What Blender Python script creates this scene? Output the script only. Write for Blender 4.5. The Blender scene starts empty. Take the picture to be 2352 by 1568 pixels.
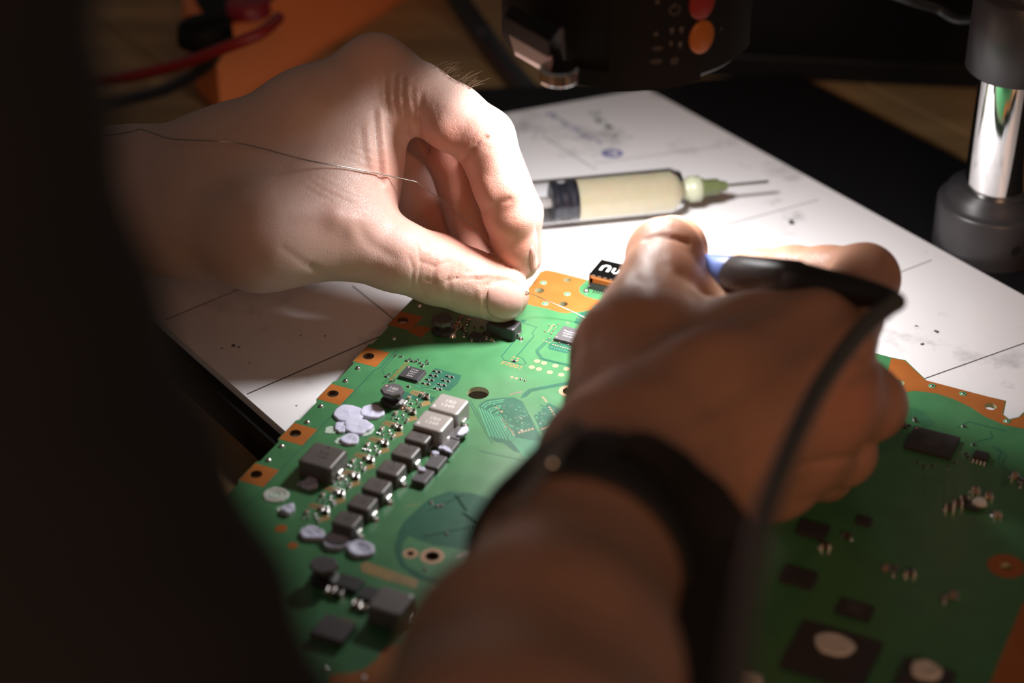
import bpy, math, random
import numpy as np
from mathutils import Vector, Matrix

# ------------------------------------------------------------------ camera
F = 4800.0; PIT = math.radians(33.0); D = 650.0          # focal length in px of a 2352 px wide frame, pitch, distance (mm)
CP, SP = math.cos(PIT), math.sin(PIT)
CAM = np.array([0.0, -D * CP, D * SP])
MM = 0.001
sc = bpy.context.scene
col = sc.collection
cam = bpy.data.cameras.new('camera'); camo = bpy.data.objects.new('camera', cam); col.objects.link(camo)
cam.sensor_width = 36.0; cam.lens = F / 2352.0 * 36.0
cam.clip_start = 0.02; cam.clip_end = 20
camo.location = CAM * MM; camo.rotation_euler = (math.pi / 2 - PIT, 0, 0)
cam.dof.use_dof = True; cam.dof.focus_distance = 0.640; cam.dof.aperture_fstop = 6.6
sc.camera = camo
# ------------------------------------------------------------------ world, lights, exposure
w = bpy.data.worlds.new('world'); sc.world = w; w.use_nodes = True
w.node_tree.nodes['Background'].inputs[0].default_value = (1.0, 0.86, 0.76, 1)
w.node_tree.nodes['Background'].inputs[1].default_value = 0.06
HEAD = (33.0, 14.0, 98.0)                                  # ring light centre (mm)
la = bpy.data.lights.new('ring_light', 'AREA'); la.shape = 'DISK'; la.size = 0.026; la.energy = 0.365; la.spread = math.radians(146); la.color = (1.0, 0.975, 0.97)
lo = bpy.data.objects.new('ring_light', la); col.objects.link(lo); lo.location = [c * MM for c in (HEAD[0], HEAD[1], HEAD[2] - 1.2)]
# warm fill light added far behind the camera, standing in for ambient light
lb = bpy.data.lights.new('warm_fill', 'AREA'); lb.shape = 'DISK'; lb.size = 0.9; lb.energy = 15.5; lb.color = (1.0, 0.52, 0.30)
lbo = bpy.data.objects.new('warm_fill', lb); col.objects.link(lbo); lbo.location = (0.2, -2.4, 1.35)
lbo.rotation_euler = (Vector((0, 0, 0)) - lbo.location).to_track_quat('-Z', 'Y').to_euler()
sc.view_settings.view_transform = 'Standard'; sc.view_settings.look = 'None'
sc.view_settings.exposure = 0.0; sc.view_settings.gamma = 1.0; sc.view_settings.use_curve_mapping = False
sc.cycles.use_denoising = True
sc.cycles.max_bounces = 8; sc.cycles.sample_clamp_indirect = 4.0

# ------------------------------------------------------------------ helpers
def P(px, py, z=0.0):
    """point at height z (mm above the board) seen at a photo pixel"""
    x = (px - 1176) / F; y = -(py - 784) / F
    d = np.array([x, CP + y * SP, -SP + y * CP]); t = (z - CAM[2]) / d[2]
    return CAM + d * t
def PD(px, py, dep):
    x = (px - 1176) / F; y = -(py - 784) / F
    return CAM + np.array([x, CP + y * SP, -SP + y * CP]) * dep
def pix(p):
    q = np.asarray(p, float) - CAM
    dep = q[..., 1] * CP - q[..., 2] * SP; up = q[..., 1] * SP + q[..., 2] * CP
    return 1176 + F * q[..., 0] / dep, 784 - F * up / dep, dep
BANG = math.radians(-25.0)
EU = np.array([math.cos(BANG), math.sin(BANG)]); EV = np.array([-math.sin(BANG), math.cos(BANG)])
def UV(px, py, z=0.0):
    p = P(px, py, z); return (float(p[:2] @ EU), float(p[:2] @ EV))
rnd = random.Random(7)

def tag(o, label=None, cat=None, group=None, kind=None):
    if label: o['label'] = label
    if cat: o['category'] = cat
    if group: o['group'] = group
    if kind: o['kind'] = kind
    return o
def empty(name, loc=(0, 0, 0), rz=0.0):
    o = bpy.data.objects.new(name, None); col.objects.link(o)
    o.location = [c * MM for c in loc]; o.rotation_euler = (0, 0, rz); o.empty_display_size = 0.01
    return o
def link(name, me, parent=None, loc=None, rz=None):
    o = bpy.data.objects.new(name, me); col.objects.link(o)
    if parent: o.parent = parent
    if loc is not None: o.location = [c * MM for c in loc]
    if rz is not None: o.rotation_euler = (0, 0, rz)
    return o
class MB:
    def __init__(s): s.v = []; s.f = []; s.m = []; s.mi = 0; s.sm = []
    def add(s, vs, fs, smooth=False):
        b = len(s.v); s.v += [tuple(map(float, p)) for p in vs]
        for f in fs: s.f.append([b + i for i in f]); s.m.append(s.mi); s.sm.append(smooth)
        return s
    def mat(s, i): s.mi = i; return s
    def box(s, c, d, ch=0.0, ang=0.0):
        """bevelled box: top and vertical edges chamfered by ch"""
        cx, cy, cz = c; hx, hy, hz = d[0] / 2, d[1] / 2, d[2] / 2
        ca, sa = math.cos(ang), math.sin(ang)
        def ring(x, y, z, k):
            pts = [(x - k, -y), (x, -y + k), (x, y - k), (x - k, y), (-x + k, y), (-x, y - k), (-x, -y + k), (-x + k, -y)] if k > 0 else [(x, -y), (x, y), (-x, y), (-x, -y)]
            return [(cx + a * ca - b * sa, cy + a * sa + b * ca, cz + z) for a, b in pts]
        if ch <= 0: rs = [ring(hx, hy, -hz, 0), ring(hx, hy, hz, 0)]
        else: rs = [ring(hx, hy, -hz, ch), ring(hx, hy, hz - ch, ch), ring(hx - ch * .35, hy - ch * .35, hz - ch * .3, ch), ring(hx - ch, hy - ch, hz, ch)]
        return s.loft(rs, smooth=False)
    def loft(s, rings, smooth=True, caps=True, close=True):
        n = len(rings[0]); vs = [p for r in rings for p in r]; fs = []
        for i in range(len(rings) - 1):
            for j in range(n if close else n - 1):
                k = (j + 1) % n; fs.append((i * n + j, i * n + k, (i + 1) * n + k, (i + 1) * n + j))
        s.add(vs, fs, smooth)
        if caps and close:
            s.add(rings[0], [list(range(n))[::-1]]); s.add(rings[-1], [list(range(n))])
        return s
    def cyl(s, a, b, ra, rb=None, n=16, smooth=True, caps=True):
        rb = ra if rb is None else rb
        return s.loft([circ(a, np.subtract(b, a), ra, n), circ(b, np.subtract(b, a), rb, n)], smooth, caps)
    def lathe(s, prof, c=(0, 0, 0), axis=(0, 0, 1), n=32):
        ax = np.array(axis, float); ax /= np.linalg.norm(ax)
        return s.loft([circ(np.array(c) + ax * z, ax, r, n) for r, z in prof])
    def tube(s, pts, rad, n=8):
        pts = [np.array(p, float) for p in pts]; R = []
        up = None
        for i, p in enumerate(pts):
            t = pts[min(i + 1, len(pts) - 1)] - pts[max(i - 1, 0)]; t /= np.linalg.norm(t)
            if up is None:
                up = np.cross(t, (0, 0, 1.0)) if abs(t[2]) < .9 else np.cross(t, (1.0, 0, 0))
            up = up - t * (up @ t); up /= np.linalg.norm(up); v = np.cross(t, up)
            r = rad[i] if hasattr(rad, '__len__') else rad
            R.append([p + r * (math.cos(2 * math.pi * k / n) * up + math.sin(2 * math.pi * k / n) * v) for k in range(n)])
        return s.loft(R)
    def prism(s, pts, z0, z1):
        n = len(pts)
        s.add([(x, y, z0) for x, y in pts] + [(x, y, z1) for x, y in pts],
              [list(range(n))[::-1], list(range(n, 2 * n))] + [(i, (i + 1) % n, n + (i + 1) % n, n + i) for i in range(n)])
        return s
    def strip(s, pts, wd, z0, z1):
        """flat band of width wd along a polyline (x, y)"""
        pts = [np.array(p, float) for p in pts]; L = []; Rr = []
        for i, p in enumerate(pts):
            t = pts[min(i + 1, len(pts) - 1)] - pts[max(i - 1, 0)]; t /= (np.linalg.norm(t) + 1e-9)
            nn = np.array([-t[1], t[0]]) * wd / 2; L.append(p + nn); Rr.append(p - nn)
        rings = [[(*L[i], z0), (*L[i], z1), (*Rr[i], z1), (*Rr[i], z0)] for i in range(len(pts))]
        return s.loft(rings, smooth=False)
    def mesh(s, name, mats):
        me = bpy.data.meshes.new(name)
        me.from_pydata([(x * MM, y * MM, z * MM) for x, y, z in s.v], [], s.f)
        for m in mats if isinstance(mats, (list, tuple)) else [mats]: me.materials.append(m)
        me.polygons.foreach_set('material_index', s.m); me.polygons.foreach_set('use_smooth', s.sm)
        me.update()
        import bmesh
        bm = bmesh.new(); bm.from_mesh(me); bmesh.ops.recalc_face_normals(bm, faces=bm.faces); bm.to_mesh(me); bm.free()
        return me
    def build(s, name, mats, parent=None, loc=None, rz=None):
        return link(name, s.mesh(name, mats), parent, loc, rz)
def circ(c, ax, r, n, ph=0.0):
    ax = np.array(ax, float); ax /= np.linalg.norm(ax)
    u = np.cross(ax, (0, 0, 1.0)) if abs(ax[2]) < .95 else np.cross(ax, (0, 1.0, 0)); u /= np.linalg.norm(u); v = np.cross(ax, u)
    return [np.array(c) + r * (math.cos(2 * math.pi * k / n + ph) * u + math.sin(2 * math.pi * k / n + ph) * v) for k in range(n)]
def disc_pts(c, r, n=20, ry=None, ph=0.0):
    return [(c[0] + r * math.cos(2 * math.pi * k / n + ph), c[1] + (ry or r) * math.sin(2 * math.pi * k / n + ph)) for k in range(n)]
def catmull(pts, sub=6):
    p = [np.array(q, float) for q in pts]; out = []
    for i in range(len(p) - 1):
        a, b, c, d = p[max(i - 1, 0)], p[i], p[i + 1], p[min(i + 2, len(p) - 1)]
        for k in range(sub):
            t = k / sub
            out.append(.5 * ((2 * b) + (c - a) * t + (2 * a - 5 * b + 4 * c - d) * t * t + (3 * b - a - 3 * c + d) * t ** 3))
    out.append(p[-1]); return out
def curve_mesh(name, cu, mats):
    tmp = bpy.data.objects.new('tmp', cu); col.objects.link(tmp)
    bpy.context.view_layer.update()
    dg = bpy.context.evaluated_depsgraph_get()
    me = bpy.data.meshes.new_from_object(tmp.evaluated_get(dg)); me.name = name
    bpy.data.objects.remove(tmp); me.materials.clear()
    for m in mats if isinstance(mats, (list, tuple)) else [mats]: me.materials.append(m)
    return me
def flat(name, loops, z0, z1, mats, parent=None, loc=None, rz=None):
    """filled 2D shape with holes, extruded from z0 to z1"""
    cu = bpy.data.curves.new(name, 'CURVE'); cu.dimensions = '2D'; cu.fill_mode = 'BOTH'; cu.extrude = (z1 - z0) / 2 * MM
    for lp in loops:
        sp = cu.splines.new('POLY'); sp.points.add(len(lp) - 1); sp.use_cyclic_u = True
        for q, (x, y) in zip(sp.points, lp): q.co = (x * MM, y * MM, 0, 1)
    me = curve_mesh(name, cu, mats)
    me.transform(Matrix.Translation((0, 0, (z0 + z1) / 2 * MM)))
    return link(name, me, parent, loc, rz)
def text(name, s, size, mats, parent, loc, rz=0.0, depth=0.02, align='CENTER', shear=0.0, M=None):
    cu = bpy.data.curves.new(name, 'FONT'); cu.body = s; cu.size = size * MM; cu.extrude = depth / 2 * MM
    cu.align_x = align; cu.align_y = 'CENTER'; cu.shear = shear; cu.resolution_u = 3
    me = curve_mesh(name, cu, mats)
    if M is not None: me.transform(M)
    return link(name, me, parent, loc, rz)

# ------------------------------------------------------------------ materials
def nodes(m):
    m.use_nodes = True; return m.node_tree.nodes, m.node_tree.links, m.node_tree.nodes['Principled BSDF']
def pbr(name, c, rough=.5, metal=0.0, spec=.5, var=0.0, vscale=200.0, bump=0.0, bscale=600.0, coat=0.0, c2=None, rvar=0.0, emit=None):
    m = bpy.data.materials.new(name); N, L, b = nodes(m)
    b.inputs['Base Color'].default_value = (*c, 1); b.inputs['Roughness'].default_value = rough
    b.inputs['Metallic'].default_value = metal; b.inputs['Specular IOR Level'].default_value = spec
    b.inputs['Coat Weight'].default_value = coat; b.inputs['Coat Roughness'].default_value = .08
    tc = N.new('ShaderNodeTexCoord')
    if var > 0 or c2:
        n = N.new('ShaderNodeTexNoise'); n.inputs['Scale'].default_value = vscale; n.inputs['Detail'].default_value = 5
        L.new(tc.outputs['Object'], n.inputs['Vector'])
        r = N.new('ShaderNodeValToRGB'); r.color_ramp.elements[0].position = .35; r.color_ramp.elements[1].position = .68
        k = c2 or tuple(max(0, x * (1 - var)) for x in c)
        r.color_ramp.elements[0].color = (*k, 1); r.color_ramp.elements[1].color = (*c, 1)
        L.new(n.outputs['Fac'], r.inputs['Fac']); L.new(r.outputs['Color'], b.inputs['Base Color'])
        if rvar:
            mr = N.new('ShaderNodeMapRange'); mr.inputs['To Min'].default_value = rough; mr.inputs['To Max'].default_value = rough + rvar
            L.new(n.outputs['Fac'], mr.inputs['Value']); L.new(mr.outputs['Result'], b.inputs['Roughness'])
    if bump > 0:
        n2 = N.new('ShaderNodeTexNoise'); n2.inputs['Scale'].default_value = bscale; n2.inputs['Detail'].default_value = 4
        L.new(tc.outputs['Object'], n2.inputs['Vector'])
        bp = N.new('ShaderNodeBump'); bp.inputs['Strength'].default_value = 1; bp.inputs['Distance'].default_value = bump * MM
        L.new(n2.outputs['Fac'], bp.inputs['Height']); L.new(bp.outputs['Normal'], b.inputs['Normal'])
    if emit:
        b.inputs['Emission Color'].default_value = (*emit[:3], 1); b.inputs['Emission Strength'].default_value = emit[3]
    return m
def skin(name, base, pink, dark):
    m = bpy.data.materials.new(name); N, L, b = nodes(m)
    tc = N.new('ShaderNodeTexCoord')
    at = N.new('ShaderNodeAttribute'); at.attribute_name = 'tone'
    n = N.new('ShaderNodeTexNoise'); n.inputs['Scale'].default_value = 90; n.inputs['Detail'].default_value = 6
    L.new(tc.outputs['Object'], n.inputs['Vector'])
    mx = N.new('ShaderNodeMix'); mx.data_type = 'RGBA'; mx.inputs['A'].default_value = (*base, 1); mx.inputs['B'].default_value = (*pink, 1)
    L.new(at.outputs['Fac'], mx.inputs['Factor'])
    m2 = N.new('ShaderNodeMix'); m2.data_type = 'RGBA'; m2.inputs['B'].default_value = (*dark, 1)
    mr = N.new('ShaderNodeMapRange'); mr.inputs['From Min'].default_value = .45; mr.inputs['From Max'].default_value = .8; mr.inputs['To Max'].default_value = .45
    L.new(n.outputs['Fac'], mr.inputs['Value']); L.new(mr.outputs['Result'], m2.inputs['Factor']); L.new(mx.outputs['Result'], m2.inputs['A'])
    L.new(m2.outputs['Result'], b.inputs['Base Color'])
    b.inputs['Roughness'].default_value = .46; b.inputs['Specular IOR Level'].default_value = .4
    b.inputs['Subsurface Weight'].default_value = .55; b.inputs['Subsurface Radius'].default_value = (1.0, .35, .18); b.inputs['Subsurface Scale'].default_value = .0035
    # fine skin lines: warped cells and stretched noise
    wn = N.new('ShaderNodeTexNoise'); wn.inputs['Scale'].default_value = 260; wn.inputs['Detail'].default_value = 3
    L.new(tc.outputs['Object'], wn.inputs['Vector'])
    ad = N.new('ShaderNodeVectorMath'); ad.operation = 'MULTIPLY_ADD'; ad.inputs[1].default_value = (.0022, .0022, .0022)
    L.new(wn.outputs['Color'], ad.inputs[0]); L.new(tc.outputs['Object'], ad.inputs[2])
    vo = N.new('ShaderNodeTexVoronoi'); vo.feature = 'DISTANCE_TO_EDGE'; vo.inputs['Scale'].default_value = 1250
    mpv = N.new('ShaderNodeMapping'); mpv.inputs['Rotation'].default_value = (.3, .5, .4); mpv.inputs['Scale'].default_value = (1.0, .5, 1.0)
    L.new(ad.outputs['Vector'], mpv.inputs['Vector']); L.new(mpv.outputs['Vector'], vo.inputs['Vector'])
    cl = N.new('ShaderNodeMapRange'); cl.inputs['From Max'].default_value = .12; L.new(vo.outputs['Distance'], cl.inputs['Value'])
    n3 = N.new('ShaderNodeTexNoise'); n3.inputs['Scale'].default_value = 1500; n3.inputs['Detail'].default_value = 4
    L.new(tc.outputs['Object'], n3.inputs['Vector'])
    sm = N.new('ShaderNodeMath'); sm.operation = 'MULTIPLY_ADD'; sm.inputs[1].default_value = .55; L.new(cl.outputs['Result'], sm.inputs[0]); L.new(n3.outputs['Fac'], sm.inputs[2])
    bp = N.new('ShaderNodeBump'); bp.inputs['Strength'].default_value = .5; bp.inputs['Distance'].default_value = .00013
    L.new(sm.outputs[0], bp.inputs['Height']); L.new(bp.outputs['Normal'], b.inputs['Normal'])
    return m
def wood(name, c, c2):
    m = bpy.data.materials.new(name); N, L, b = nodes(m); tc = N.new('ShaderNodeTexCoord')
    mp = N.new('ShaderNodeMapping'); mp.inputs['Scale'].default_value = (4, 40, 10); mp.inputs['Rotation'].default_value = (0, 0, math.radians(52))
    L.new(tc.outputs['Object'], mp.inputs['Vector'])
    n = N.new('ShaderNodeTexNoise'); n.inputs['Scale'].default_value = 1.5; n.inputs['Detail'].default_value = 8; L.new(mp.outputs['Vector'], n.inputs['Vector'])
    r = N.new('ShaderNodeValToRGB'); r.color_ramp.elements[0].color = (*c2, 1); r.color_ramp.elements[1].color = (*c, 1)
    r.color_ramp.elements[0].position = .3; r.color_ramp.elements[1].position = .7
    L.new(n.outputs['Fac'], r.inputs['Fac']); L.new(r.outputs['Color'], b.inputs['Base Color']); b.inputs['Roughness'].default_value = .55
    return m
def glass(name, c, rough=.05):
    m = bpy.data.materials.new(name); N, L, b = nodes(m)
    b.inputs['Base Color'].default_value = (*c, 1); b.inputs['Transmission Weight'].default_value = 1; b.inputs['Roughness'].default_value = rough; b.inputs['IOR'].default_value = 1.25
    return m
M_mask = pbr('solder_mask', (.054, .190, .076), .30, spec=.5, c2=(.046, .165, .066), vscale=160, bump=.004, bscale=300, rvar=.08, coat=.4)
M_mask.node_tree.nodes['Principled BSDF'].inputs['Coat Roughness'].default_value = .24
M_trace = pbr('mask_dark', (.026, .115, .072), .30, spec=.5, c2=(.022, .10, .06), vscale=200)
M_traceL = pbr('mask_light', (.10, .33, .18), .28)
M_copper = pbr('masked_copper', (.355, .115, .026), .34, spec=.5, c2=(.31, .095, .02), vscale=140)
M_gold = pbr('gold_pad', (.42, .24, .14), .4, metal=.0)
M_tan = pbr('tan_pad', (.30, .19, .07), .4, c2=(.22, .16, .06), vscale=400)
M_edge = pbr('board_core', (.42, .45, .26), .55)
M_silk = pbr('silk', (.50, .16, .06), .5)
M_chip = pbr('chip_epoxy', (.035, .033, .036), .45, bump=.008, bscale=2500)
M_chipL = pbr('chip_epoxy_satin', (.085, .078, .082), .42, bump=.008, bscale=2500)
M_ferr = pbr('ferrite', (.105, .090, .082), .42, bump=.02, bscale=1800, c2=(.088, .076, .07), vscale=900)
M_ferrL = pbr('ferrite_light', (.36, .33, .31), .38, metal=.25, bump=.015, bscale=1800)
M_ferrM = pbr('ferrite_mid', (.17, .155, .15), .4, bump=.015, bscale=1800)
M_mark = pbr('marking', (.42, .40, .40), .6)
M_markD = pbr('marking_dark', (.02, .018, .018), .6)
M_markL = pbr('marking_pale', (.62, .60, .58), .6)
M_pink = pbr('pin_one_dot', (.62, .33, .33), .6)
M_sold = pbr('solder', (.66, .65, .63), .24, metal=1.0, bump=.03, bscale=900)
M_capb = pbr('cap_body', (.055, .03, .022), .4)
M_captan = pbr('cap_tan', (.30, .20, .14), .45)
M_black = pbr('hole_black', (.006, .006, .006), .8)
M_paste = pbr('thermal_paste', (.56, .565, .70), .55, bump=.05, bscale=700, c2=(.50, .505, .65), vscale=500)
M_pasteW = pbr('thermal_paste_pale', (.60, .58, .54), .55, bump=.05, bscale=700)
M_smear = pbr('paste_smear', (.40, .50, .42), .6, bump=.05, bscale=900)
M_steel = pbr('shell_steel', (.30, .31, .31), .12, metal=1.0)
M_wood = wood('bench_wood', (.40, .25, .105), (.22, .13, .055))
M_mat = None
M_plate = pbr('stand_black', (.005, .005, .0055), .5, spec=.2, bump=.02, bscale=1500)
M_knurl = pbr('stand_satin', (.035, .033, .036), .38)
M_chrome = pbr('chrome', (.82, .82, .82), .05, metal=1.0)
M_blackp = pbr('black_plastic', (.007, .0065, .007), .6, spec=.2, bump=.006, bscale=2000)
M_pale = pbr('pale_pink_plastic', (.46, .33, .33), .4)
M_red = pbr('red_button', (.28, .022, .016), .4)
M_or = pbr('orange_button', (.42, .125, .018), .4)
M_icon = pbr('icon_print', (.11, .095, .085), .6)
M_meter = pbr('orange_rubber', (.85, .24, .075), .5, bump=.02, bscale=500)
M_redc = pbr('red_cable', (.26, .012, .009), .4)
M_blkc = pbr('black_cable', (.022, .024, .028), .42)
M_clear = glass('syringe_plastic', (.97, .97, .98), .06)
M_flux = pbr('flux_paste', (.88, .83, .60), .45, c2=(.84, .78, .54), vscale=250)
M_flux.node_tree.nodes['Principled BSDF'].inputs['Subsurface Weight'].default_value = .3
M_flux.node_tree.nodes['Principled BSDF'].inputs['Subsurface Scale'].default_value = .004
M_gask = pbr('gasket_rubber', (.02, .022, .035), .4)
M_olive = pbr('olive_hub', (.12, .145, .06), .4)
M_hubw = pbr('luer_white', (.75, .76, .74), .4)
M_needle = pbr('needle_steel', (.45, .45, .40), .25, metal=1.0)
M_wire = pbr('tinned_wire', (.30, .27, .25), .25, metal=1.0)
M_blue = pbr('blue_grip', (.13, .20, .52), .4)
M_irong = pbr('iron_handle', (.045, .036, .034), .36)
M_ironb = pbr('iron_boot', (.012, .011, .011), .42)
M_cable = pbr('iron_cable', (.075, .068, .058), .5)
M_strap = pbr('strap_webbing', (.012, .0115, .012), .75, bump=.15, bscale=900)
M_velc = pbr('strap_loop_pile', (.13, .13, .135), .7, bump=.3, bscale=1100)  # lamplight on the pile is put into this lighter grey
M_shirt = pbr('black_shirt', (.010, .0095, .010), .85, bump=.3, bscale=500)
M_skin = skin('skin_lit', (.52, .37, .32), (.53, .245, .19), (.46, .30, .24))  # left hand: lamplight put into a paler copy of the same person's skin
M_skin2 = skin('skin_shaded', (.52, .275, .175), (.52, .20, .125), (.45, .225, .13))  # right hand: same skin, with the shade put into a browner base colour
M_nail = pbr('nail', (.50, .30, .26), .28, spec=.5)
M_nail.node_tree.nodes['Principled BSDF'].inputs['Subsurface Weight'].default_value = .4
M_nail.node_tree.nodes['Principled BSDF'].inputs['Subsurface Scale'].default_value = .002
M_hair = pbr('hair', (.20, .13, .08), .5)
M_case = pbr('case_black', (.0035, .0035, .004), .5, spec=.15)
M_ink = pbr('blue_ink', (.16, .16, .34), .6)
M_inkg = pbr('grey_ink', (.46, .49, .47), .6)
def mat_material():
    m = bpy.data.materials.new('mat_silicone'); N, L, b = nodes(m); tc = N.new('ShaderNodeTexCoord')
    n = N.new('ShaderNodeTexNoise'); n.inputs['Scale'].default_value = 26; n.inputs['Detail'].default_value = 8; n.inputs['Roughness'].default_value = .65
    L.new(tc.outputs['Object'], n.inputs['Vector'])
    r = N.new('ShaderNodeValToRGB'); r.color_ramp.elements[0].position = .30; r.color_ramp.elements[1].position = .44
    r.color_ramp.elements[0].color = (.40, .385, .39, 1); r.color_ramp.elements[1].color = (.76, .745, .755, 1)
    L.new(n.outputs['Fac'], r.inputs['Fac']); L.new(r.outputs['Color'], b.inputs['Base Color'])
    b.inputs['Roughness'].default_value = .36; b.inputs['Specular IOR Level'].default_value = .45
    n2 = N.new('ShaderNodeTexNoise'); n2.inputs['Scale'].default_value = 1400; n2.inputs['Detail'].default_value = 3; L.new(tc.outputs['Object'], n2.inputs['Vector'])
    bp = N.new('ShaderNodeBump'); bp.inputs['Distance'].default_value = .00003; L.new(n2.outputs['Fac'], bp.inputs['Height']); L.new(bp.outputs['Normal'], b.inputs['Normal'])
    return m
M_mat = mat_material()
M_groove = pbr('mat_groove', (.10, .09, .085), .7)
M_stain = pbr('mat_stain', (.07, .065, .06), .7)

# ------------------------------------------------------------------ bench, stand base, mat
ZMAT = -7.0; ZPL = -10.0; ZTAB = -22.0
tb = empty('workbench', (0, 0, ZTAB))
tag(tb, 'brown wooden workbench of long planks carrying everything else', 'workbench')
A = math.radians(-53); ex = np.array([math.cos(A), math.sin(A)]); ey = np.array([-math.sin(A), math.cos(A)])
seam = P(600, 1040, ZTAB)[:2] @ ey                         # a plank seam shows beside the mat
for k in range(-4, 7):
    c = ex * 200 + ey * (seam + 110 * k + 55)
    MB().box((c[0], c[1], -15), (2200, 109.2, 30), .5, A).build('plank', M_wood, tb)
scope = empty('microscope', tuple(P(2272, 560, ZPL)))
tag(scope, 'black inspection microscope with LED ring head, chrome column and flat black base', 'microscope')
S0 = np.array(P(2272, 560, ZPL))
def in_scope(mb, name, mats, parent=scope):
    o = mb.build(name, mats, parent)
    off = -S0 if parent is scope else np.zeros(3)
    o.data.transform(Matrix.Translation([float(q) * MM for q in off])); return o
corner = P(1486, 203, ZMAT)[:2]
def mpt(a, b): return tuple(corner + ex * a + ey * b)      # along the right edge (towards camera), across it
# base plate
lft = P(370, 740, ZMAT)[:2]; lw = float((lft - corner) @ ey)     # left edge offset (negative)
pl = [mpt(22, 60), mpt(430, 52), mpt(430, lw - 4), mpt(-76, lw - 4), mpt(-45, -50)]
mb = MB(); mb.prism(pl, ZTAB + .05, ZPL); in_scope(mb, 'base_plate', M_plate)
mt = empty('work_mat', (*mpt(180, lw / 2), ZPL)); T0 = np.array([*mpt(180, lw / 2), ZPL])
tag(mt, 'white silicone work mat with thin grid lines lying under the circuit board', 'mat')
mp = [mpt(0, 0), mpt(400, 0), mpt(400, lw), mpt(-66, lw)]
def on_mat(o): o.data.transform(Matrix.Translation([float(-q) * MM for q in T0])); return o
on_mat(MB().prism(mp, ZPL + .02, ZMAT).build('sheet', M_mat, mt))
def matline(a, b, wd=.55):
    pa, pb = P(*a, ZMAT)[:2], P(*b, ZMAT)[:2]
    on_mat(MB().strip([pa, pb], wd, ZMAT - .2, ZMAT + .03).build('grid_line', M_groove, mt))
matline((567, 905), (880, 769)); matline((809, 656), (960, 778), .5); matline((2105, 876), (2400, 771), .5)
matline((380, 734), (600, 643), .45); matline((1560, 545), (1880, 459), .35); matline((2060, 628), (2140, 597), .4)
matline((1245, 312), (1370, 390), .35); matline((1365, 375), (1660, 335), .3)
for (x, y, r) in [(535, 793, 1.2), (548, 797, .8), (690, 770, .5), (747, 771, .5), (572, 833, .5), (681, 932, .4), (510, 800, .5), (2105, 748, .9), (2150, 760, 1.2), (2120, 790, .9)]:
    q = P(x, y, ZMAT); pts = [(q[0] + r * rnd.uniform(.3, 1.2) * math.cos(t), q[1] + r * rnd.uniform(.3, 1.2) * math.sin(t)) for t in np.linspace(0, 6.283, 10)[:-1]]
    on_mat(MB().prism(pts, ZMAT - .1, ZMAT + .025).build('stain', M_stain, mt))
# blurred blue print and grey print near the far corner of the mat
def glyph(px, py, kind, s, m):
    q = P(px, py, ZMAT)[:2]; b = MB()
    if kind == 'o':
        o = disc_pts(q, s, 18, s * .8); b.strip(o + [o[0]], s * .55, ZMAT - .1, ZMAT + .03)
    else:
        for i in range(2):
            pts = [q + np.array([rnd.uniform(-s, s), rnd.uniform(-s, s)]) for _ in range(3)]; b.strip(pts, s * .45, ZMAT - .1, ZMAT + .03)
    on_mat(b.build('print_mark', m, mt))
for i, t in enumerate(np.linspace(0, 1, 9)): glyph(1262 + 110 * t, 262 + 66 * t, 'x', 1.7, M_ink)
glyph(1406, 352, 'o', 3.2, M_ink); glyph(1402, 353, 'x', 1.6, M_ink)
for t in np.linspace(0, 1, 6): glyph(1365 + 52 * t, 262 + 46 * t, 'x', 2.6, M_inkg)
glyph(1447, 313, 'x', 1.8, M_inkg)

# ------------------------------------------------------------------ microscope column and ring head
def zc(y, z0=ZPL): return z0
cx, cy = S0[0], S0[1]
b = MB(); b.lathe([(19.5, 0), (19.5, 17), (18.6, 18.2), (16.5, 18.6), (16.5, 21.5), (12.5, 22.5), (12.5, 23)], (cx, cy, ZPL), n=48); in_scope(b, 'base_collar', M_knurl)
b = MB(); b.cyl((cx, cy, ZPL + 18), (cx, cy, ZPL + 260), 11.2, n=48); in_scope(b, 'column', M_chrome)
b = MB(); b.lathe([(15.0, 0), (16.0, 1), (16.0, 27), (15.2, 28), (12, 28.5), (12, 29)], (cx, cy, ZPL + 66), n=48); in_scope(b, 'clamp_collar', M_knurl)
b = MB(); b.cyl((cx - 8, cy - 16.5, ZPL + 8), (cx - 8, cy - 19.0, ZPL + 8), 1.9, n=14)
q = P(2295, 541, ZPL + 8); b = MB(); ang = math.atan2(q[1] - cy, q[0] - cx)
b.cyl((cx + 18.5 * math.cos(-1.35), cy + 18.5 * math.sin(-1.35), ZPL + 8.5), (cx + 19.8 * math.cos(-1.35), cy + 19.8 * math.sin(-1.35), ZPL + 8.5), 1.9, n=14); in_scope(b, 'set_screw', M_black)
b = MB(); hx, hy, hz = HEAD
arm_a = np.array([cx, cy, ZPL + 215]); arm_b = np.array([hx + 20, hy, ZPL + 215]); mid = (arm_a + arm_b) / 2
b.box(tuple(mid), (np.linalg.norm(arm_b - arm_a) + 36, 30, 26), 3, math.atan2(arm_b[1] - arm_a[1], arm_b[0] - arm_a[0])); in_scope(b, 'arm', M_plate)
hd = empty('lamp_head'); hd.parent = scope; hd.location = [(HEAD[i] - S0[i]) * MM for i in range(3)]
def in_head(mb, name, mats): return mb.build(name, mats, hd)
RH = 36.0
def hring(z, r0, notch=True):
    pts = []
    for k in range(72):
        a = 2 * math.pi * k / 72; r = r0
        pts.append((r * math.cos(a), r * math.sin(a), z))
    return pts
b = MB(); b.loft([hring(1.2, RH - 9), hring(0, RH - 8), hring(0, RH - 1.2), hring(1.4, RH), hring(22, RH), hring(30, RH - .6), hring(62, RH - 2), hring(64, RH - 4), hring(150, RH - 6)], smooth=True)
in_head(b, 'body', M_blackp)
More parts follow.
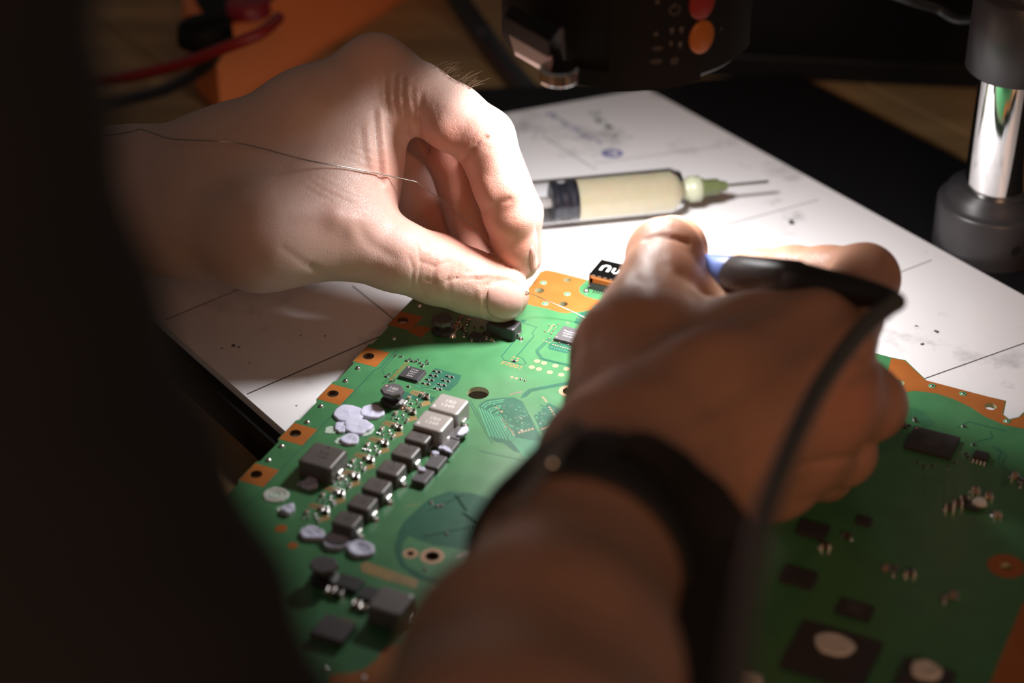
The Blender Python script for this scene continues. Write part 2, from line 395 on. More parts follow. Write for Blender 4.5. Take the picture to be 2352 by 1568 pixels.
b = MB()                                                    # flange segment projecting under the panel
seg = [(RH + .9) * np.array([math.cos(a), math.sin(a)]) for a in np.radians(np.linspace(-118, -58, 20))] + [(RH - 3) * np.array([math.cos(a), math.sin(a)]) for a in np.radians(np.linspace(-58, -118, 20))]
b.prism([tuple(q) for q in seg], -.4, 5.0); in_head(b, 'lower_flange', M_blackp)
b = MB()
seg = [(RH + 1.0) * np.array([math.cos(a), math.sin(a)]) for a in np.radians(np.linspace(-100, -20, 26))] + [(RH - 2) * np.array([math.cos(a), math.sin(a)]) for a in np.radians(np.linspace(-20, -100, 26))]
b.prism([tuple(q) for q in seg], 2.2, 58.0); in_head(b, 'control_panel', M_blackp)
def on_head(px, py, off=0.0, R=None):
    """angle and height on the head's cylinder seen at a pixel"""
    R = R or RH + 1.0; o = CAM - np.array(HEAD); x = (px - 1176) / F; y = -(py - 784) / F
    d = np.array([x, CP + y * SP, -SP + y * CP]); aa = d[0]**2 + d[1]**2; bb = o[0] * d[0] + o[1] * d[1]; cc = o[0]**2 + o[1]**2 - R * R
    t = (-bb - math.sqrt(max(bb * bb - aa * cc, 0))) / aa; p = o + d * t
    return math.atan2(p[1], p[0]), p[2]
def patch(px, py, rad, name, m, ry=None, dome=.8):
    a0, z0 = on_head(px, py); ry = ry or rad; b = MB(); rings = []
    for s_, h in ((1.0, -.2), (1.0, dome * .6), (.86, dome), (.0001, dome * 1.15)):
        rings.append([((RH + 1.0 + h) * math.cos(a0 + rad * s_ * math.cos(t) / RH), (RH + 1.0 + h) * math.sin(a0 + rad * s_ * math.cos(t) / RH), z0 + ry * s_ * math.sin(t)) for t in np.linspace(0, 2 * math.pi, 25)[:-1]])
    b.loft(rings); return in_head(b, name, m)
o = patch(1612, 6, 4.0, 'red_button', M_red, 4.9); o['label'] = 'round red button'
o = patch(1611, 84, 4.0, 'orange_button', M_or, 4.9); o['label'] = 'round orange button'
def icon(px, py, kind, s=1.0):
    a0, z0 = on_head(px, py); b = MB()
    def st(pts, wd=.28): b.strip(pts, wd, -.05, .06)
    if kind == 'ring': o = disc_pts((0, 0), 1.25 * s, 18); st(o[5:] + o[:4]); st([(0, .3), (0, 1.7 * s)])
    if kind == 'dot': b.prism(disc_pts((0, 0), .55 * s, 10), -.05, .06)
    if kind == 'bulb': b.prism([(-.5 * s, .6 * s), (-.7 * s, 1.1 * s), (0, 1.6 * s), (.7 * s, 1.1 * s), (.5 * s, .6 * s), (.2 * s, -.6 * s), (-.2 * s, -.6 * s)], -.05, .06)
    if kind == 'dash': o = disc_pts((0, 0), 1.5 * s, 18, .6 * s); st(o + [o[0]], .2); st([(-.9 * s, 0), (.9 * s, 0)], .3)
    if kind == 'cross': o = disc_pts((0, 0), 1.1 * s, 14); st(o + [o[0]], .22); st([(-.8, -.8), (.8, .8)], .25); st([(-.8, .8), (.8, -.8)], .25)
    # bend the flat glyph onto the cylinder
    b.v = [((RH + 1.02 + z) * math.cos(a0 + x / RH), (RH + 1.02 + z) * math.sin(a0 + x / RH), z0 + y) for x, y, z in b.v]
    in_head(b, 'icon', M_icon)
icon(1550, 22, 'ring', 1.15); icon(1510, 5, 'dot'); icon(1507, 78, 'dot'); icon(1543, 74, 'bulb', .9); icon(1565, 72, 'bulb', .9)
icon(1541, 103, 'bulb', .7); icon(1562, 106, 'bulb', .9); icon(1510, 111, 'dash', .9); icon(1507, 141, 'dash', 1.0); icon(1549, 140, 'cross', .9); icon(1657, 66, 'dot', .6)
# side clip with pale slanted face and chrome knob
def hp(px, py, z): return tuple(P(px, py, z) - np.array(HEAD))
b = MB()
f0 = [hp(1160, 40, 116), hp(1258, 96, 116), hp(1278, 172, 104), hp(1183, 118, 104)]
nx = np.array([0, CP, -SP]) * 8
b.loft([[tuple(q) for q in f0], [tuple(np.array(q) + nx) for q in f0]], smooth=False); in_head(b, 'clip_plate', M_pale)
b = MB(); f1 = [hp(1158, 38, 117), hp(1172, 12, 121), hp(1290, 62, 121), hp(1262, 97, 117)]
b.loft([[tuple(q) for q in f1], [tuple(np.array(q) + np.array([0, 3, -6])) for q in f1]], smooth=False); in_head(b, 'clip_hood', M_plate)
b = MB(); f2 = [hp(1260, 96, 116.5), hp(1296, 62, 120), hp(1300, 165, 104), hp(1279, 173, 104)]
b.loft([[tuple(q) for q in f2], [tuple(np.array(q) + np.array([0, CP, -SP]) * 8) for q in f2]], smooth=False); in_head(b, 'clip_side', M_plate)
kc = np.array(hp(1284, 168, 107)); b = MB()
rings = []
for z, r in ((-2.2, 4.6), (-1.8, 5.2), (1.4, 5.2), (1.9, 4.6)):
    rings.append([(kc[0] + (r + (.25 if k % 2 else -.2)) * math.cos(2 * math.pi * k / 40), kc[1] + (r + (.25 if k % 2 else -.2)) * math.sin(2 * math.pi * k / 40), kc[2] + z) for k in range(40)])
b.loft(rings, smooth=False); in_head(b, 'knurled_knob', M_chrome)

# ------------------------------------------------------------------ circuit board
bd = empty('circuit_board', (0, 0, -1.6), BANG)
tag(bd, 'green circuit board with orange copper edges, chips and inductors on the white mat', 'circuit board')
BZ = 1.6                                                     # board top in the board's own frame
def bl(pts): return [UV(x, y) for x, y in pts]
tabv = [-93.2, -71.2, -48.7, -26.2, -3.4]; UL = -39.6
left = [(UL, 12)]
for v in reversed(tabv[:]):
    left += [(UL, v + 5.2), (UL - .0, v + 5.0), (UL, v - 4.6), (UL + .9, v - 5.4), (UL + .9, v - 12), (UL + .9, v - 16.0), (UL, v - 16.8)]
outline = left + [(UL, -170), (186, -170), (186, 24), (155, 24.5)] + \
    bl([(2352, 945), (2340, 957), (2318, 962), (2304, 951), (2308, 936), (2311, 920), (2215, 898), (2150, 884), (2132, 877), (2124, 869), (2080, 827), (2045, 820)]) + \
    [(60, 43.2), (14, 43.7)] + bl([(1275, 623), (1254, 619.5), (1240, 624), (1230, 640), (1221, 653)]) + [(-8.8, 24), (-12, 20), (-34, 20)]
holes = []
def hole(px, py, r): c = UV(px, py); holes.append(disc_pts(c, r, 24)); return c
tabc = [(-36.5, v) for v in tabv]
for c in tabc: holes.append(disc_pts(c, 1.75, 24))
hole(1098, 902, 3.3); ringA = hole(1307, 898, 1.9); ringB = hole(993, 1277, 1.9); ringC = hole(943, 1271, .95)
hole(1303, 643, 1.25); hole(1239, 667, 1.6); hole(1294, 698, 1.4); hole(2064, 879, 1.75); hole(2275, 933, 1.8); discR = hole(2311, 1300, 1.4)
board = flat('board', [outline] + holes, 0, BZ, [M_mask, M_edge, pbr('hole_plating', (.09, .04, .015), .5)], bd)
me = board.data
for p in me.polygons:
    if abs(p.normal.z) < .5:
        cx_, cy_ = p.center.x / MM, p.center.y / MM
        p.material_index = 2 if any(math.hypot(cx_ - c[0], cy_ - c[1]) < 2.2 for c in tabc + [ringA, ringB, ringC]) else 1
def zone(px, m, name, dz=.03, holes_=(), uv=False):
    pts = px if uv else bl(px)
    return flat(name, [pts] + list(holes_), BZ - .02, BZ + dz, m, bd)
for c in tabc:
    zone([(UL + .15, c[1] - 4.4), (UL + 8.0, c[1] - 4.4), (UL + 8.0, c[1] + 4.4), (UL + .15, c[1] + 4.4)], M_copper, 'copper_pad', .03, [disc_pts(c, 1.8, 24)], True)
zone([(1222, 655), (1232, 640), (1242, 626), (1255, 621), (1275, 624), (1348, 643), (1331, 659), (1330, 671), (1345, 681), (1385, 692), (1440, 706), (1430, 725), (1395, 714), (1362, 712), (1330, 716), (1300, 719), (1285, 717), (1255, 708), (1222, 701), (1185, 690)],
     M_copper, 'copper_zone', .03, holes[len(tabc) + 4:len(tabc) + 7])
zone([(2047, 822), (2078, 828), (2126, 873), (2309, 921), (2306, 935), (2302, 951), (2318, 964), (2340, 959), (2352, 950), (2400, 970), (2400, 990), (2352, 984), (2305, 975), (2260, 955), (2230, 935), (2190, 916), (2150, 903), (2100, 897), (2065, 903), (2035, 870)],
     M_copper, 'copper_zone', .03, holes[len(tabc) + 7:len(tabc) + 9])
zone([(173.6, -168), (185, -168), (185, -58), (173.6, -57)], M_copper, 'copper_zone', .03, (), True)
zone([(745, 1640), (762, 1548), (800, 1546), (838, 1538), (866, 1513), (882, 1489), (905, 1478), (930, 1479), (948, 1490), (944, 1503), (922, 1508), (908, 1530), (898, 1560), (880, 1620)], M_copper, 'copper_zone')
zone(disc_pts(discR, 5.0, 28), M_copper, 'copper_ring', .03, [disc_pts(discR, 1.45, 24)], True)
zone(disc_pts(UV(646, 1213), 1.7), M_copper, 'copper_dot', uv=True); zone(disc_pts(UV(673, 1252), 1.4), M_copper, 'copper_dot', uv=True)
zone([(937, 762), (960, 747), (990, 753), (968, 775)], M_copper, 'copper_zone')
for c, r0, r1 in ((ringA, 1.95, 3.1), (ringB, 1.95, 3.3), (ringC, 1.0, 2.1)):
    zone(disc_pts(c, r1, 28), M_gold, 'plated_ring', .05, [disc_pts(c, r0, 24)], True)
for q in [(1233.8, 829), (1249.6, 833.5), (1275.6, 840), (1301, 847), (1221.5, 843), (1237.9, 847.5), (1263, 854.6), (1289, 860.5)]:
    zone(disc_pts(UV(*q), .95, 20), M_gold, 'test_pad', .03, uv=True)
for q in [(1176, 866), (1186, 868.7)]: zone(disc_pts(UV(*q), .5, 12), M_gold, 'test_pad', uv=True)
# dark mask regions (bare laminate without copper pour)
for z_ in [
    [(1334, 717), (1352, 713), (1420, 724), (1400, 770), (1352, 758), (1318, 741)],
    [(1258, 797), (1262, 788), (1300, 787), (1330, 799), (1316, 807), (1300, 811), (1262, 802)],
    [(987, 858), (1000, 845), (1060, 862), (1052, 880), (1032, 898), (1010, 893), (975, 880)],
    [(1198, 733), (1209, 735), (1203, 741), (1195, 740)], [(1180, 763), (1187, 757), (1195, 764), (1190, 770), (1180, 767)],
    [(1200, 905), (1215, 893), (1320, 873), (1320, 880), (1222, 899), (1210, 910), (1196, 915)],
    [(1098, 935), (1112, 921), (1150, 914), (1180, 912), (1200, 922), (1220, 960), (1240, 1000), (1225, 1022), (1140, 1015), (1125, 1000)],
    [(1226, 955), (1260, 925), (1290, 940), (1330, 935), (1330, 1000), (1280, 1000), (1250, 1005)],
    [(1150, 1012), (1235, 1000), (1300, 1010), (1270, 1060), (1180, 1035)],
    [(985, 1145), (1030, 1128), (1085, 1132), (1160, 1155), (1150, 1260), (1080, 1262), (1000, 1252), (950, 1235), (940, 1230), (925, 1245), (922, 1275), (935, 1300), (975, 1320), (1060, 1336), (1050, 1350), (960, 1330), (918, 1300), (905, 1260), (915, 1220), (930, 1195)],
    [(880, 905), (890, 892), (1000, 912), (990, 925)],
]:
    zone(z_, M_trace, 'bare_zone', .010 + .002 * (nz_ := globals().get("nz_", 0) + 1))
# traces
def trace(pts, wd=.3, m=M_trace, sub=0, dz=.025, name='trace'):
    q = bl(pts)
    if sub: q = [tuple(x) for x in catmull(q, sub)]
    MB().strip(q, wd, BZ - .02, BZ + dz).build(name, m, bd)
trace([(1203, 742), (1233, 751), (1222, 765), (1227, 771), (1187, 818), (1201, 823), (1208, 834), (1201, 838), (1176, 831), (1158, 827), (1152, 818), (1186, 777)], .38)
for k in range(4):
    trace([(1262 + k * 2, 775 + k), (1234 + k * 2, 800 + k), (1231 + k * 2, 808), (1238 + k * 2, 820 - k), (1250 + k, 827 - k), (1336, 848 - k * 1.7)], .22, sub=4)
for c, n in (((-32.0, -170), 1),):
    MB().strip([(-31.2, -168), (-31.2, -32), (-30.2, -30.5), (-30.2, -12)], .3, BZ - .02, BZ + .025).build('trace', M_trace, bd)
    MB().strip([(-29.2, -20), (-29.2, -31), (-27, -33.5), (-14, -33.5)], .25, BZ - .02, BZ + .025).build('trace', M_trace, bd)
for k in range(9):     # nested fan-out by the processor outline
    o = k * 1.0
    MB().strip([tuple(x) for x in catmull([np.array(UV(1100, 932)) + (o, -o * .2), np.array(UV(1118, 919)) + (o * .7, -o * .9), np.array(UV(1160, 913)) + (o * .2, -o)], 5)], .3, BZ - .02, BZ + .03).build('trace', M_traceL if k % 3 else M_trace, bd)
    MB().strip([np.array(UV(1100, 935)) + (o, -o * .2), np.array(UV(1126, 1003)) + (o * 1.0, o * .15)], .3, BZ - .02, BZ + .03).build('trace', M_traceL, bd)
trace([(1075, 920), (1130, 1017)], .3); trace([(1080, 918), (1134, 1014)], .25)
for k in range(13):
    MB().strip([np.array(UV(1166 + k * 3.0, 1003 + k * 3.6)), np.array(UV(1285 - k * 4.2, 1024 + k * 4.2))], .3, BZ - .02, BZ + .03).build('trace', M_traceL, bd)
trace([(1100, 1035), (1270, 1072)], .35); trace([(1240, 930), (1330, 960)], .35, M_trace)
for k in range(8):     # traces round the IC
    MB().strip([np.array(UV(948 + k * 3, 884)) + (0, 0), np.array(UV(958 + k * 3, 890)) , np.array(UV(1000 + k * 5, 901 - k * 3.5))], .18, BZ - .02, BZ + .025).build('trace', M_traceL if k % 2 else M_trace, bd)
for k in range(7):     # right-hand block
    trace([(2020, 1040 - k * 5), (2062 + k * 3, 1030 - k * 8), (2090 + k * 2, 1040 - k * 6)], .28)
    trace([(2055, 925 + k * 4), (2118 - k * 2, 944 + k * 4), (2150 - k * 4, 975 + k)], .28)
trace([(2283, 1025), (2300, 1040), (2292, 1060), (2310, 1085), (2300, 1120)], .5); trace([(2293, 1030), (2312, 1045), (2303, 1062), (2320, 1090), (2308, 1118)], .5)
trace([(2200, 980), (2225, 968), (2310, 990)], .5); trace([(2240, 1015), (2280, 1005), (2275, 990)], .5)
for k in range(5): trace([(2120 + k * 22, 1090 + k * 4), (2128 + k * 22, 1110 + k * 4), (2122 + k * 22, 1140 + k * 4)], .3)
# tan meshed copper strips at the near end
zone([(828, 1297), (840, 1289), (962, 1332), (955, 1352), (925, 1342), (880, 1330), (830, 1312)], M_tan, 'copper_zone'); zone([(757, 1412), (812, 1425), (810, 1440), (752, 1424)], M_tan, 'copper_zone')
# silk text
text('reference_text', 'F7001', 2.9, M_silk, bd, (*UV(1176, 839), BZ + .01), 0, .03)
for x, y in [(1180, 820), (1190, 823), (1176, 826), (1188, 828)]: zone(disc_pts(UV(x, y), .35, 8), M_silk, 'test_pad', uv=True)
# rows of tiny gold pads and vias
def padrow(p0, p1, n, wu, wv, m, name='pad', dz=.03):
    a, c = np.array(UV(*p0)), np.array(UV(*p1))
    for i in range(n):
        q = a + (c - a) * (i / max(n - 1, 1)); MB().box((*q, BZ + dz / 2 - .01), (wu, wv, dz + .02)).build(name, m, bd)
padrow((1270, 791), (1310, 802), 8, .55, .4, M_gold); padrow((1262, 796), (1308, 808), 9, .3, .3, M_traceL)
padrow((1249, 782), (1262, 787), 3, .5, .4, M_gold); padrow((1271, 746), (1259, 761), 5, .4, .5, M_gold)
padrow((935, 833), (897, 871), 14, 1.3, .24, M_copper); padrow((912, 848), (880, 880), 12, .9, .25, M_trace)
padrow((1140, 935), (1152, 945), 3, .5, .8, M_gold); padrow((1154, 963), (1180, 998), 9, .6, .5, M_gold); padrow((1193, 993), (1223, 985), 5, .5, .9, M_gold)
padrow((1245, 985), (1265, 975), 5, .5, .9, M_gold); padrow((1247, 912), (1255, 922), 4, .6, .5, M_gold); padrow((1262, 935), (1288, 975), 9, .6, .5, M_gold)
for _ in range(110):
    x, y = rnd.uniform(1155, 1215), rnd.uniform(930, 990)
    if rnd.random() < .35: x, y = rnd.uniform(1232, 1275), rnd.uniform(930, 985)
    MB().box((*UV(x, y), BZ + .02), (rnd.choice([.25, .35, .8]), rnd.choice([.25, .3]), .05)).build('pad', rnd.choice([M_traceL, M_traceL, M_sold]), bd)
padrow((1128, 926), (1140, 930), 3, .9, .3, M_traceL); padrow((1173, 905), (1198, 900), 9, .35, .8, M_sold)
padrow((985, 1172), (1062, 1138), 12, .5, .4, M_tan); padrow((1048, 1140), (1068, 1170), 6, 1.4, .5, M_tan); padrow((1066, 1180), (1092, 1200), 5, 1.6, .5, M_tan); padrow((975, 1232), (1100, 1206), 16, .55, .55, M_tan)
padrow((937, 1161), (962, 1158), 4, .5, .4, M_tan)
for x, y in [(1005, 1163), (1014, 1161), (1026, 1226), (1132, 1182), (1102, 1208), (990, 1155), (977, 1307)]: MB().lathe([(.7, 0), (.6, .3), (.2, .5)], (*UV(x, y), BZ), n=10).build('solder_ball', M_sold, bd)
padrow((1050, 1275), (1075, 1268), 6, .35, 2.4, M_sold); padrow((1078, 1280), (1125, 1262), 7, .5, .7, M_sold)
padrow((995, 1350), (1040, 1360), 5, 1.6, 1.2, M_tan); padrow((1030, 1320), (1050, 1305), 3, 1.4, 1.0, M_tan)
# vias, rivet heads along the left edge strip
sm_ball = MB().lathe([(.85, -.05), (.8, .25), (.55, .55), (.12, .68)], n=12).mesh('solder_ball', M_sold)
for q in [(706, 970), (737, 933), (794, 875), (822, 846), (647, 1025), (617, 1057), (963, 703), (905, 778)]: link('solder_ball', sm_ball, bd, (*UV(*q), BZ))
ring_m = MB().lathe([(1.15, -.05), (1.15, .05), (.75, .08)], n=16).mesh('via_ring', M_traceL); dot_m = MB().lathe([(.55, -.05), (.5, .14), (.1, .2)], n=12).mesh('via', M_sold)
for q in [(1248, 649), (1303, 675), (1252, 697), (1370, 706), (2141, 886), (2212, 904), (2313, 967)]:
    c = UV(*q); link('via_ring', ring_m, bd, (*c, BZ)); link('via', dot_m, bd, (*c, BZ + .03))
for q in [(1197, 871), (1206.5, 874)]: link('solder_ball', sm_ball, bd, (*UV(*q), BZ)).scale = (.6, .6, .5)

# ---- components (each a child of the board; alike ones share a mesh)
def at_top(px, py, h): c = UV(px, py, h); return c
def cap_mesh(name, l, wd, h, body):
    b = MB(); b.mat(0).box((0, 0, h / 2), (l * .52, wd * .94, h * .96), .04); b.mat(1)
    for s_ in (-1, 1): b.box((s_ * l * .38, 0, h / 2), (l * .26, wd, h), .08)
    for s_ in (-1, 1): b.lathe([(wd * .34, 0), (wd * .2, h * .22), (wd * .08, h * .3)], (s_ * l * .54, 0, 0), n=8)
    return b.mesh(name, [body, M_sold])
C_dark = cap_mesh('chip_capacitor', 1.9, 1.15, 1.0, M_capb); C_small = cap_mesh('chip_resistor', 1.05, .55, .45, M_chip)
C_tan = cap_mesh('chip_capacitor', 1.6, 1.3, .9, M_captan); C_tiny = cap_mesh('chip_resistor', .75, .42, .35, M_captan)
def comp(me, px, py, rz=0.0, sc_=1.0, name=None):
    o = link(name or me.name.split('.')[0], me, bd, (*UV(px, py), BZ), rz); o.scale = (sc_,) * 3; return o
# phase stages beside the inductor row
pv = -8.75
via_m = MB().prism(disc_pts((0, 0), .26, 8), -.02, .02).mesh('via_hole', M_markD)
patch_m = MB().prism([(-1.6, -.9), (1.2, -1.2), (1.7, .2), (.9, 1.3), (-1.4, 1.0)], -.02, .035).mesh('copper_patch', M_tan)
base0 = np.array(UV(979, 915))
for k in range(8):
    o = base0 + np.array([0, pv * k])
    link('chip_capacitor', C_dark, bd, (*o, BZ), .1)
    link('chip_capacitor', C_tan, bd, (*(o + (-1.9, 1.0)), BZ), math.pi / 2)
    link('chip_resistor', C_small, bd, (*(o + (-.6, 2.0)), BZ), .2)
    link('chip_capacitor', C_tan, bd, (*(o + (-4.6, -2.2)), BZ), math.pi / 2).scale = (.85,) * 3
    for dx, dy in ((-2.9, -4.4), (-4.4, -4.6), (-1.2, -3.4)):
        link('chip_resistor', C_small, bd, (*(o + (dx, dy)), BZ), rnd.choice([0, math.pi / 2]))
    link('chip_capacitor', C_dark, bd, (*(o + (.3, -4.4)), BZ), math.pi / 2).scale = (.7,) * 3
    link('copper_patch', patch_m, bd, (*(o + (-4.2, 1.2)), BZ)); link('copper_patch', patch_m, bd, (*(o + (1.0, -2.4)), BZ), 1.1)
    for i in range(8): link('via_hole', via_m, bd, (*(o + (-5.2 + (i % 4) * .75, .7 + (i // 4) * .8)), BZ + .04))
    link('solder_ball', sm_ball, bd, (*(o + (-2.2, -2.0)), BZ)).scale = (.6,) * 3
    MB().strip([o + (-5.5, -1), o + (-6.2, -2.6), o + (-4.5, -3.8), o + (-2.6, -3.0)], .22, BZ - .02, BZ + .025).build('trace', M_trace, bd)
# square inductors
def inductor(name, sx, sy, h, m, ch=.55):
    b = MB(); b.mat(0).box((0, 0, h / 2 + .1), (sx, sy, h - .2), ch); b.mat(1)
    return b.mesh(name, [m])
T_ind = MB().box((0, 0, .9), (.7, 2.6, 1.8), .2).mesh('terminal', M_sold)
F_ind = MB().lathe([(.9, 0), (.7, .45), (.2, .75)], n=10).mesh('solder_fillet', M_sold)
I_small = inductor('power_inductor', 6.9, 6.5, 4.6, M_ferr); I_light = inductor('power_inductor', 9.4, 8.6, 6.0, M_ferrL); I_big = inductor('power_inductor', 10.6, 10.6, 5.6, M_ferr, .7); I_mid = inductor('power_inductor', 9.6, 9.4, 5.4, M_ferrM, .7)
def put_ind(me, px, py, h, wd, txt=None, tm=None, ts=1.7, dot=None):
    c = at_top(px, py, h); o = link('power_inductor', me, bd, (*c, BZ))
    for s_ in (1, -1): link('terminal', T_ind, o, (s_ * (wd / 2 + .15), 0, 0))
    link('solder_fillet', F_ind, o, (wd / 2 + 1.0, -.6, 0)).scale = (1, 1.5, 1)
    if txt:
        for i, t in enumerate(txt.split('|')): text('marking', t, ts, tm, o, (0, (len(txt.split('|')) - 1) * ts * .5 - i * ts * 1.0, h + .005), 0, .02)
    if dot: MB().prism(disc_pts(dot, .45, 10), 0, .02).build('pin_mark', tm, o, (0, 0, h))
    return o
for q in [(797, 1195), (832, 1155), (865, 1117), (898, 1077), (932, 1038), (963, 1003)]: put_ind(I_small, q[0], q[1] - 4, 4.6, 6.9, 'R22|1349', M_markD, 1.35, (-.2, 2.4))
for q in [(995, 966), (1031, 927)]: put_ind(I_light, q[0], q[1], 6.0, 9.4, '1R0|1349', M_markL, 2.2, (-3.4, -2.6))
put_ind(I_big, 741, 1045, 5.6, 10.6, 'R68|1349', M_markD, 2.0, (-.3, 3.9)); put_ind(I_mid, 897, 1378, 5.4, 9.6)
# dumbbell inductors marked 180
def dumbbell(px, py, s_=1.0, txt=True):
    c = UV(px, py, 5.2); o = empty('drum_inductor'); o.parent = bd; o.location = (c[0] * MM, c[1] * MM, BZ * MM); o.scale = (s_,) * 3
    def oc(r, z): return [(r * math.cos(2 * math.pi * (k + .5) / 8) * (1.08 if k % 4 in (0, 3) else 1), r * math.sin(2 * math.pi * (k + .5) / 8), z) for k in range(8)]
    MB().loft([oc(3.2, 3.7), oc(3.35, 4.0), oc(3.35, 4.9), oc(3.1, 5.2)], smooth=False).build('drum_top', M_chipL, o)
    MB().lathe([(2.2, .6), (1.8, 1.2), (1.8, 3.3), (2.6, 3.8)], n=20).build('winding', M_chip, o)
    MB().loft([oc(3.4, .3), oc(3.5, .5), oc(3.4, 1.4), oc(2.6, 1.8)], smooth=False).build('drum_base', M_chip, o)
    b = MB(); b.lathe([(1.5, 0), (1.3, .6), (.5, 1.3)], (3.6, -.6, 0), n=12); b.box((3.5, .5, .6), (1.3, 3.2, 1.2), .3); b.build('solder_foot', M_sold, o)
    if txt:
        text('marking', '180', 2.0, M_mark, o, (.2, .3, 5.21), 0, .02); MB().box((.0, -1.1, 5.21), (2.4, .25, .02)).build('marking', M_mark, o); MB().prism(disc_pts((-2.3, .8), .35, 10), 5.2, 5.22).build('pin_mark', M_pink, o)
    return o
dumbbell(901, 893); dumbbell(744, 1298, 1.1, False); dumbbell(1017, 731, 1.0, False)
# leaded chips
def qfp(px, py, su, sv, h, m, lines=None, ts=1.0, pins=0, name='chip', dot=None, tm=None):
    c = UV(px, py, h); o = empty(name); o.parent = bd; o.location = (c[0] * MM, c[1] * MM, BZ * MM)
    MB().box((0, 0, h / 2 + .1), (su, sv, h - .2), .12).build('package', m, o)
    if pins:
        b = MB()
        for i in range(pins):
            t = -su / 2 + su * (i + .7) / (pins + .4)
            for s_ in (-1, 1): b.box((t, s_ * (sv / 2 + .15), .16), (su / pins * .45, .5, .22))
            t = -sv / 2 + sv * (i + .7) / (pins + .4)
            for s_ in (-1, 1): b.box((s_ * (su / 2 + .15), t, .16), (.5, sv / pins * .45, .22))
        tag(b.build('pins', M_sold, o), kind='stuff')
    for i, (t, s_) in enumerate(lines or []): text('marking', t, s_, tm or M_mark, o, (0, (len(lines) - 1) * ts * .55 - i * ts * 1.1, h + .005), 0, .02)
    if dot: MB().prism(disc_pts(dot, .28, 10), h - .02, h + .02).build('pin_mark', M_pink, o)
    return o
qfp(1309, 768, 7.7, 7.9, 1.1, M_chipL, [('Panasonic', 1.35), ('MN86471A', 1.0), ('75034261', 1.0)], 1.25, 20, dot=(-3.2, -2.9))
qfp(947, 856, 6.4, 6.0, 1.1, M_chip, [('17126', 1.0), ('42L07', 1.0), ('2 411', 1.0), ('ZKN', 1.0)], 1.05, 14, dot=(-2.4, 2.4))
qfp(2142, 1013, 13.6, 10.8, 1.4, M_chip, [('SEC 407', 1.0), ('K4B2G16', 1.0), ('46QHYK0', 1.0), ('GED139', 1.0)], 1.1, 0, 'memory_chip', dot=(-6.0, 4.5), tm=pbr('marking_dim', (.12, .12, .115), .6))
# four flat power stages in a row
P_st = MB().box((0, 0, .95), (4.3, 6.3, 1.7), .2).mesh('power_stage', M_chipL)
for q in [(1048, 992), (1030, 1021), (1001, 1058), (971, 1091)]:
    o = link('power_stage', P_st, bd, (*UV(q[0], q[1], 1.8), BZ)); MB().prism(disc_pts((-1.2, 2.3), .25, 8), 1.79, 1.82).build('pin_mark', M_mark, o)
# parts in the hand's shade, under the thumb
o = link('power_inductor', inductor('power_inductor', 9.6, 6.0, 4.4, M_chip), bd, (*UV(1158, 767), BZ)); link('terminal', T_ind, o, (5.1, .6, 0)); link('solder_fillet', F_ind, o, (5.9, -.4, 0))
C_red = cap_mesh('chip_capacitor', 1.6, 1.0, .8, M_captan)
for q in [(1063, 758), (1053, 745), (1058, 735), (1075, 742), (1090, 752), (1107, 752), (1046, 752), (1068, 770), (1120, 775), (1130, 783), (1115, 768), (1125, 765), (1100, 775), (1085, 780)]: comp(rnd.choice([C_red, C_dark, C_small]), *q, rnd.choice([0, math.pi / 2]))
qfp(1095, 770, 4.5, 3.8, 1.0, M_chip, None, 1, 8)
# parts round the IC and the flat array of resistor pairs
for q in [(941, 826), (946, 830), (955, 831), (960, 828), (964, 835), (971, 839), (980, 830), (982, 836), (908, 818), (921, 820), (934, 829), (887, 865), (893, 861), (897, 877), (906, 875), (938, 888), (969, 842)]: comp(C_small, *q, rnd.choice([0, math.pi / 2, .9]))
for q in [(1004, 854), (996, 863.5), (987, 873), (978, 882), (1033, 866), (1024, 875.5), (1015, 885), (1006, 894)]:
    comp(C_small, q[0] - 6, q[1] - 1.5, 0); comp(C_small, q[0] + 5, q[1] + .5, 0, 1.15); comp(C_tiny, q[0], q[1] + 2, math.pi / 2)
for q in [(1252, 762), (1262, 748), (1273, 749), (1276, 755), (1271, 760), (1266, 767), (1283, 746), (1303, 742), (1306, 744), (1328, 749), (1327, 731), (1338, 733), (1348, 736), (1263, 778), (1269, 784), (1285, 788), (1305, 793), (1317, 797)]: comp(C_tiny, *q, rnd.choice([0, math.pi / 2]), .9)
comp(C_small, 1181, 830, .2, 1.2)
for q in [(2071, 969)]: qfp(q[0], q[1], 2.3, 2.0, 1.4, M_chipL, name='chip')
for q in [(2058, 978), (2088, 978), (2080, 982), (2100, 962), (2104, 968), (2215, 980), (2237, 1022), (2218, 1043), (2222, 1050), (2107, 1063), (2122, 1071), (2142, 1069), (2178, 1075), (2192, 1063)]: comp(C_small, *q, rnd.choice([0, math.pi / 2]), 1.2)
# small outline chip with ball-like feet
so = empty('small_chip'); so.parent = bd; c = UV(2254, 1043, 1.6); so.location = (c[0] * MM, c[1] * MM, BZ * MM)
MB().box((0, 0, .95), (4.2, 3.4, 1.5), .25).build('package', M_chip, so)
ft = MB().lathe([(.42, 0), (.4, .5), (.2, .8)], n=8).mesh('pin', M_sold)
for i in range(4):
    for s_ in (-1, 1): link('pin', ft, so, (-1.65 + 1.1 * i, s_ * 2.1, 0)); link('pin', ft, so, (-1.65 + 1.1 * i, s_ * 2.8, 0)).scale = (.8, .9, .6)
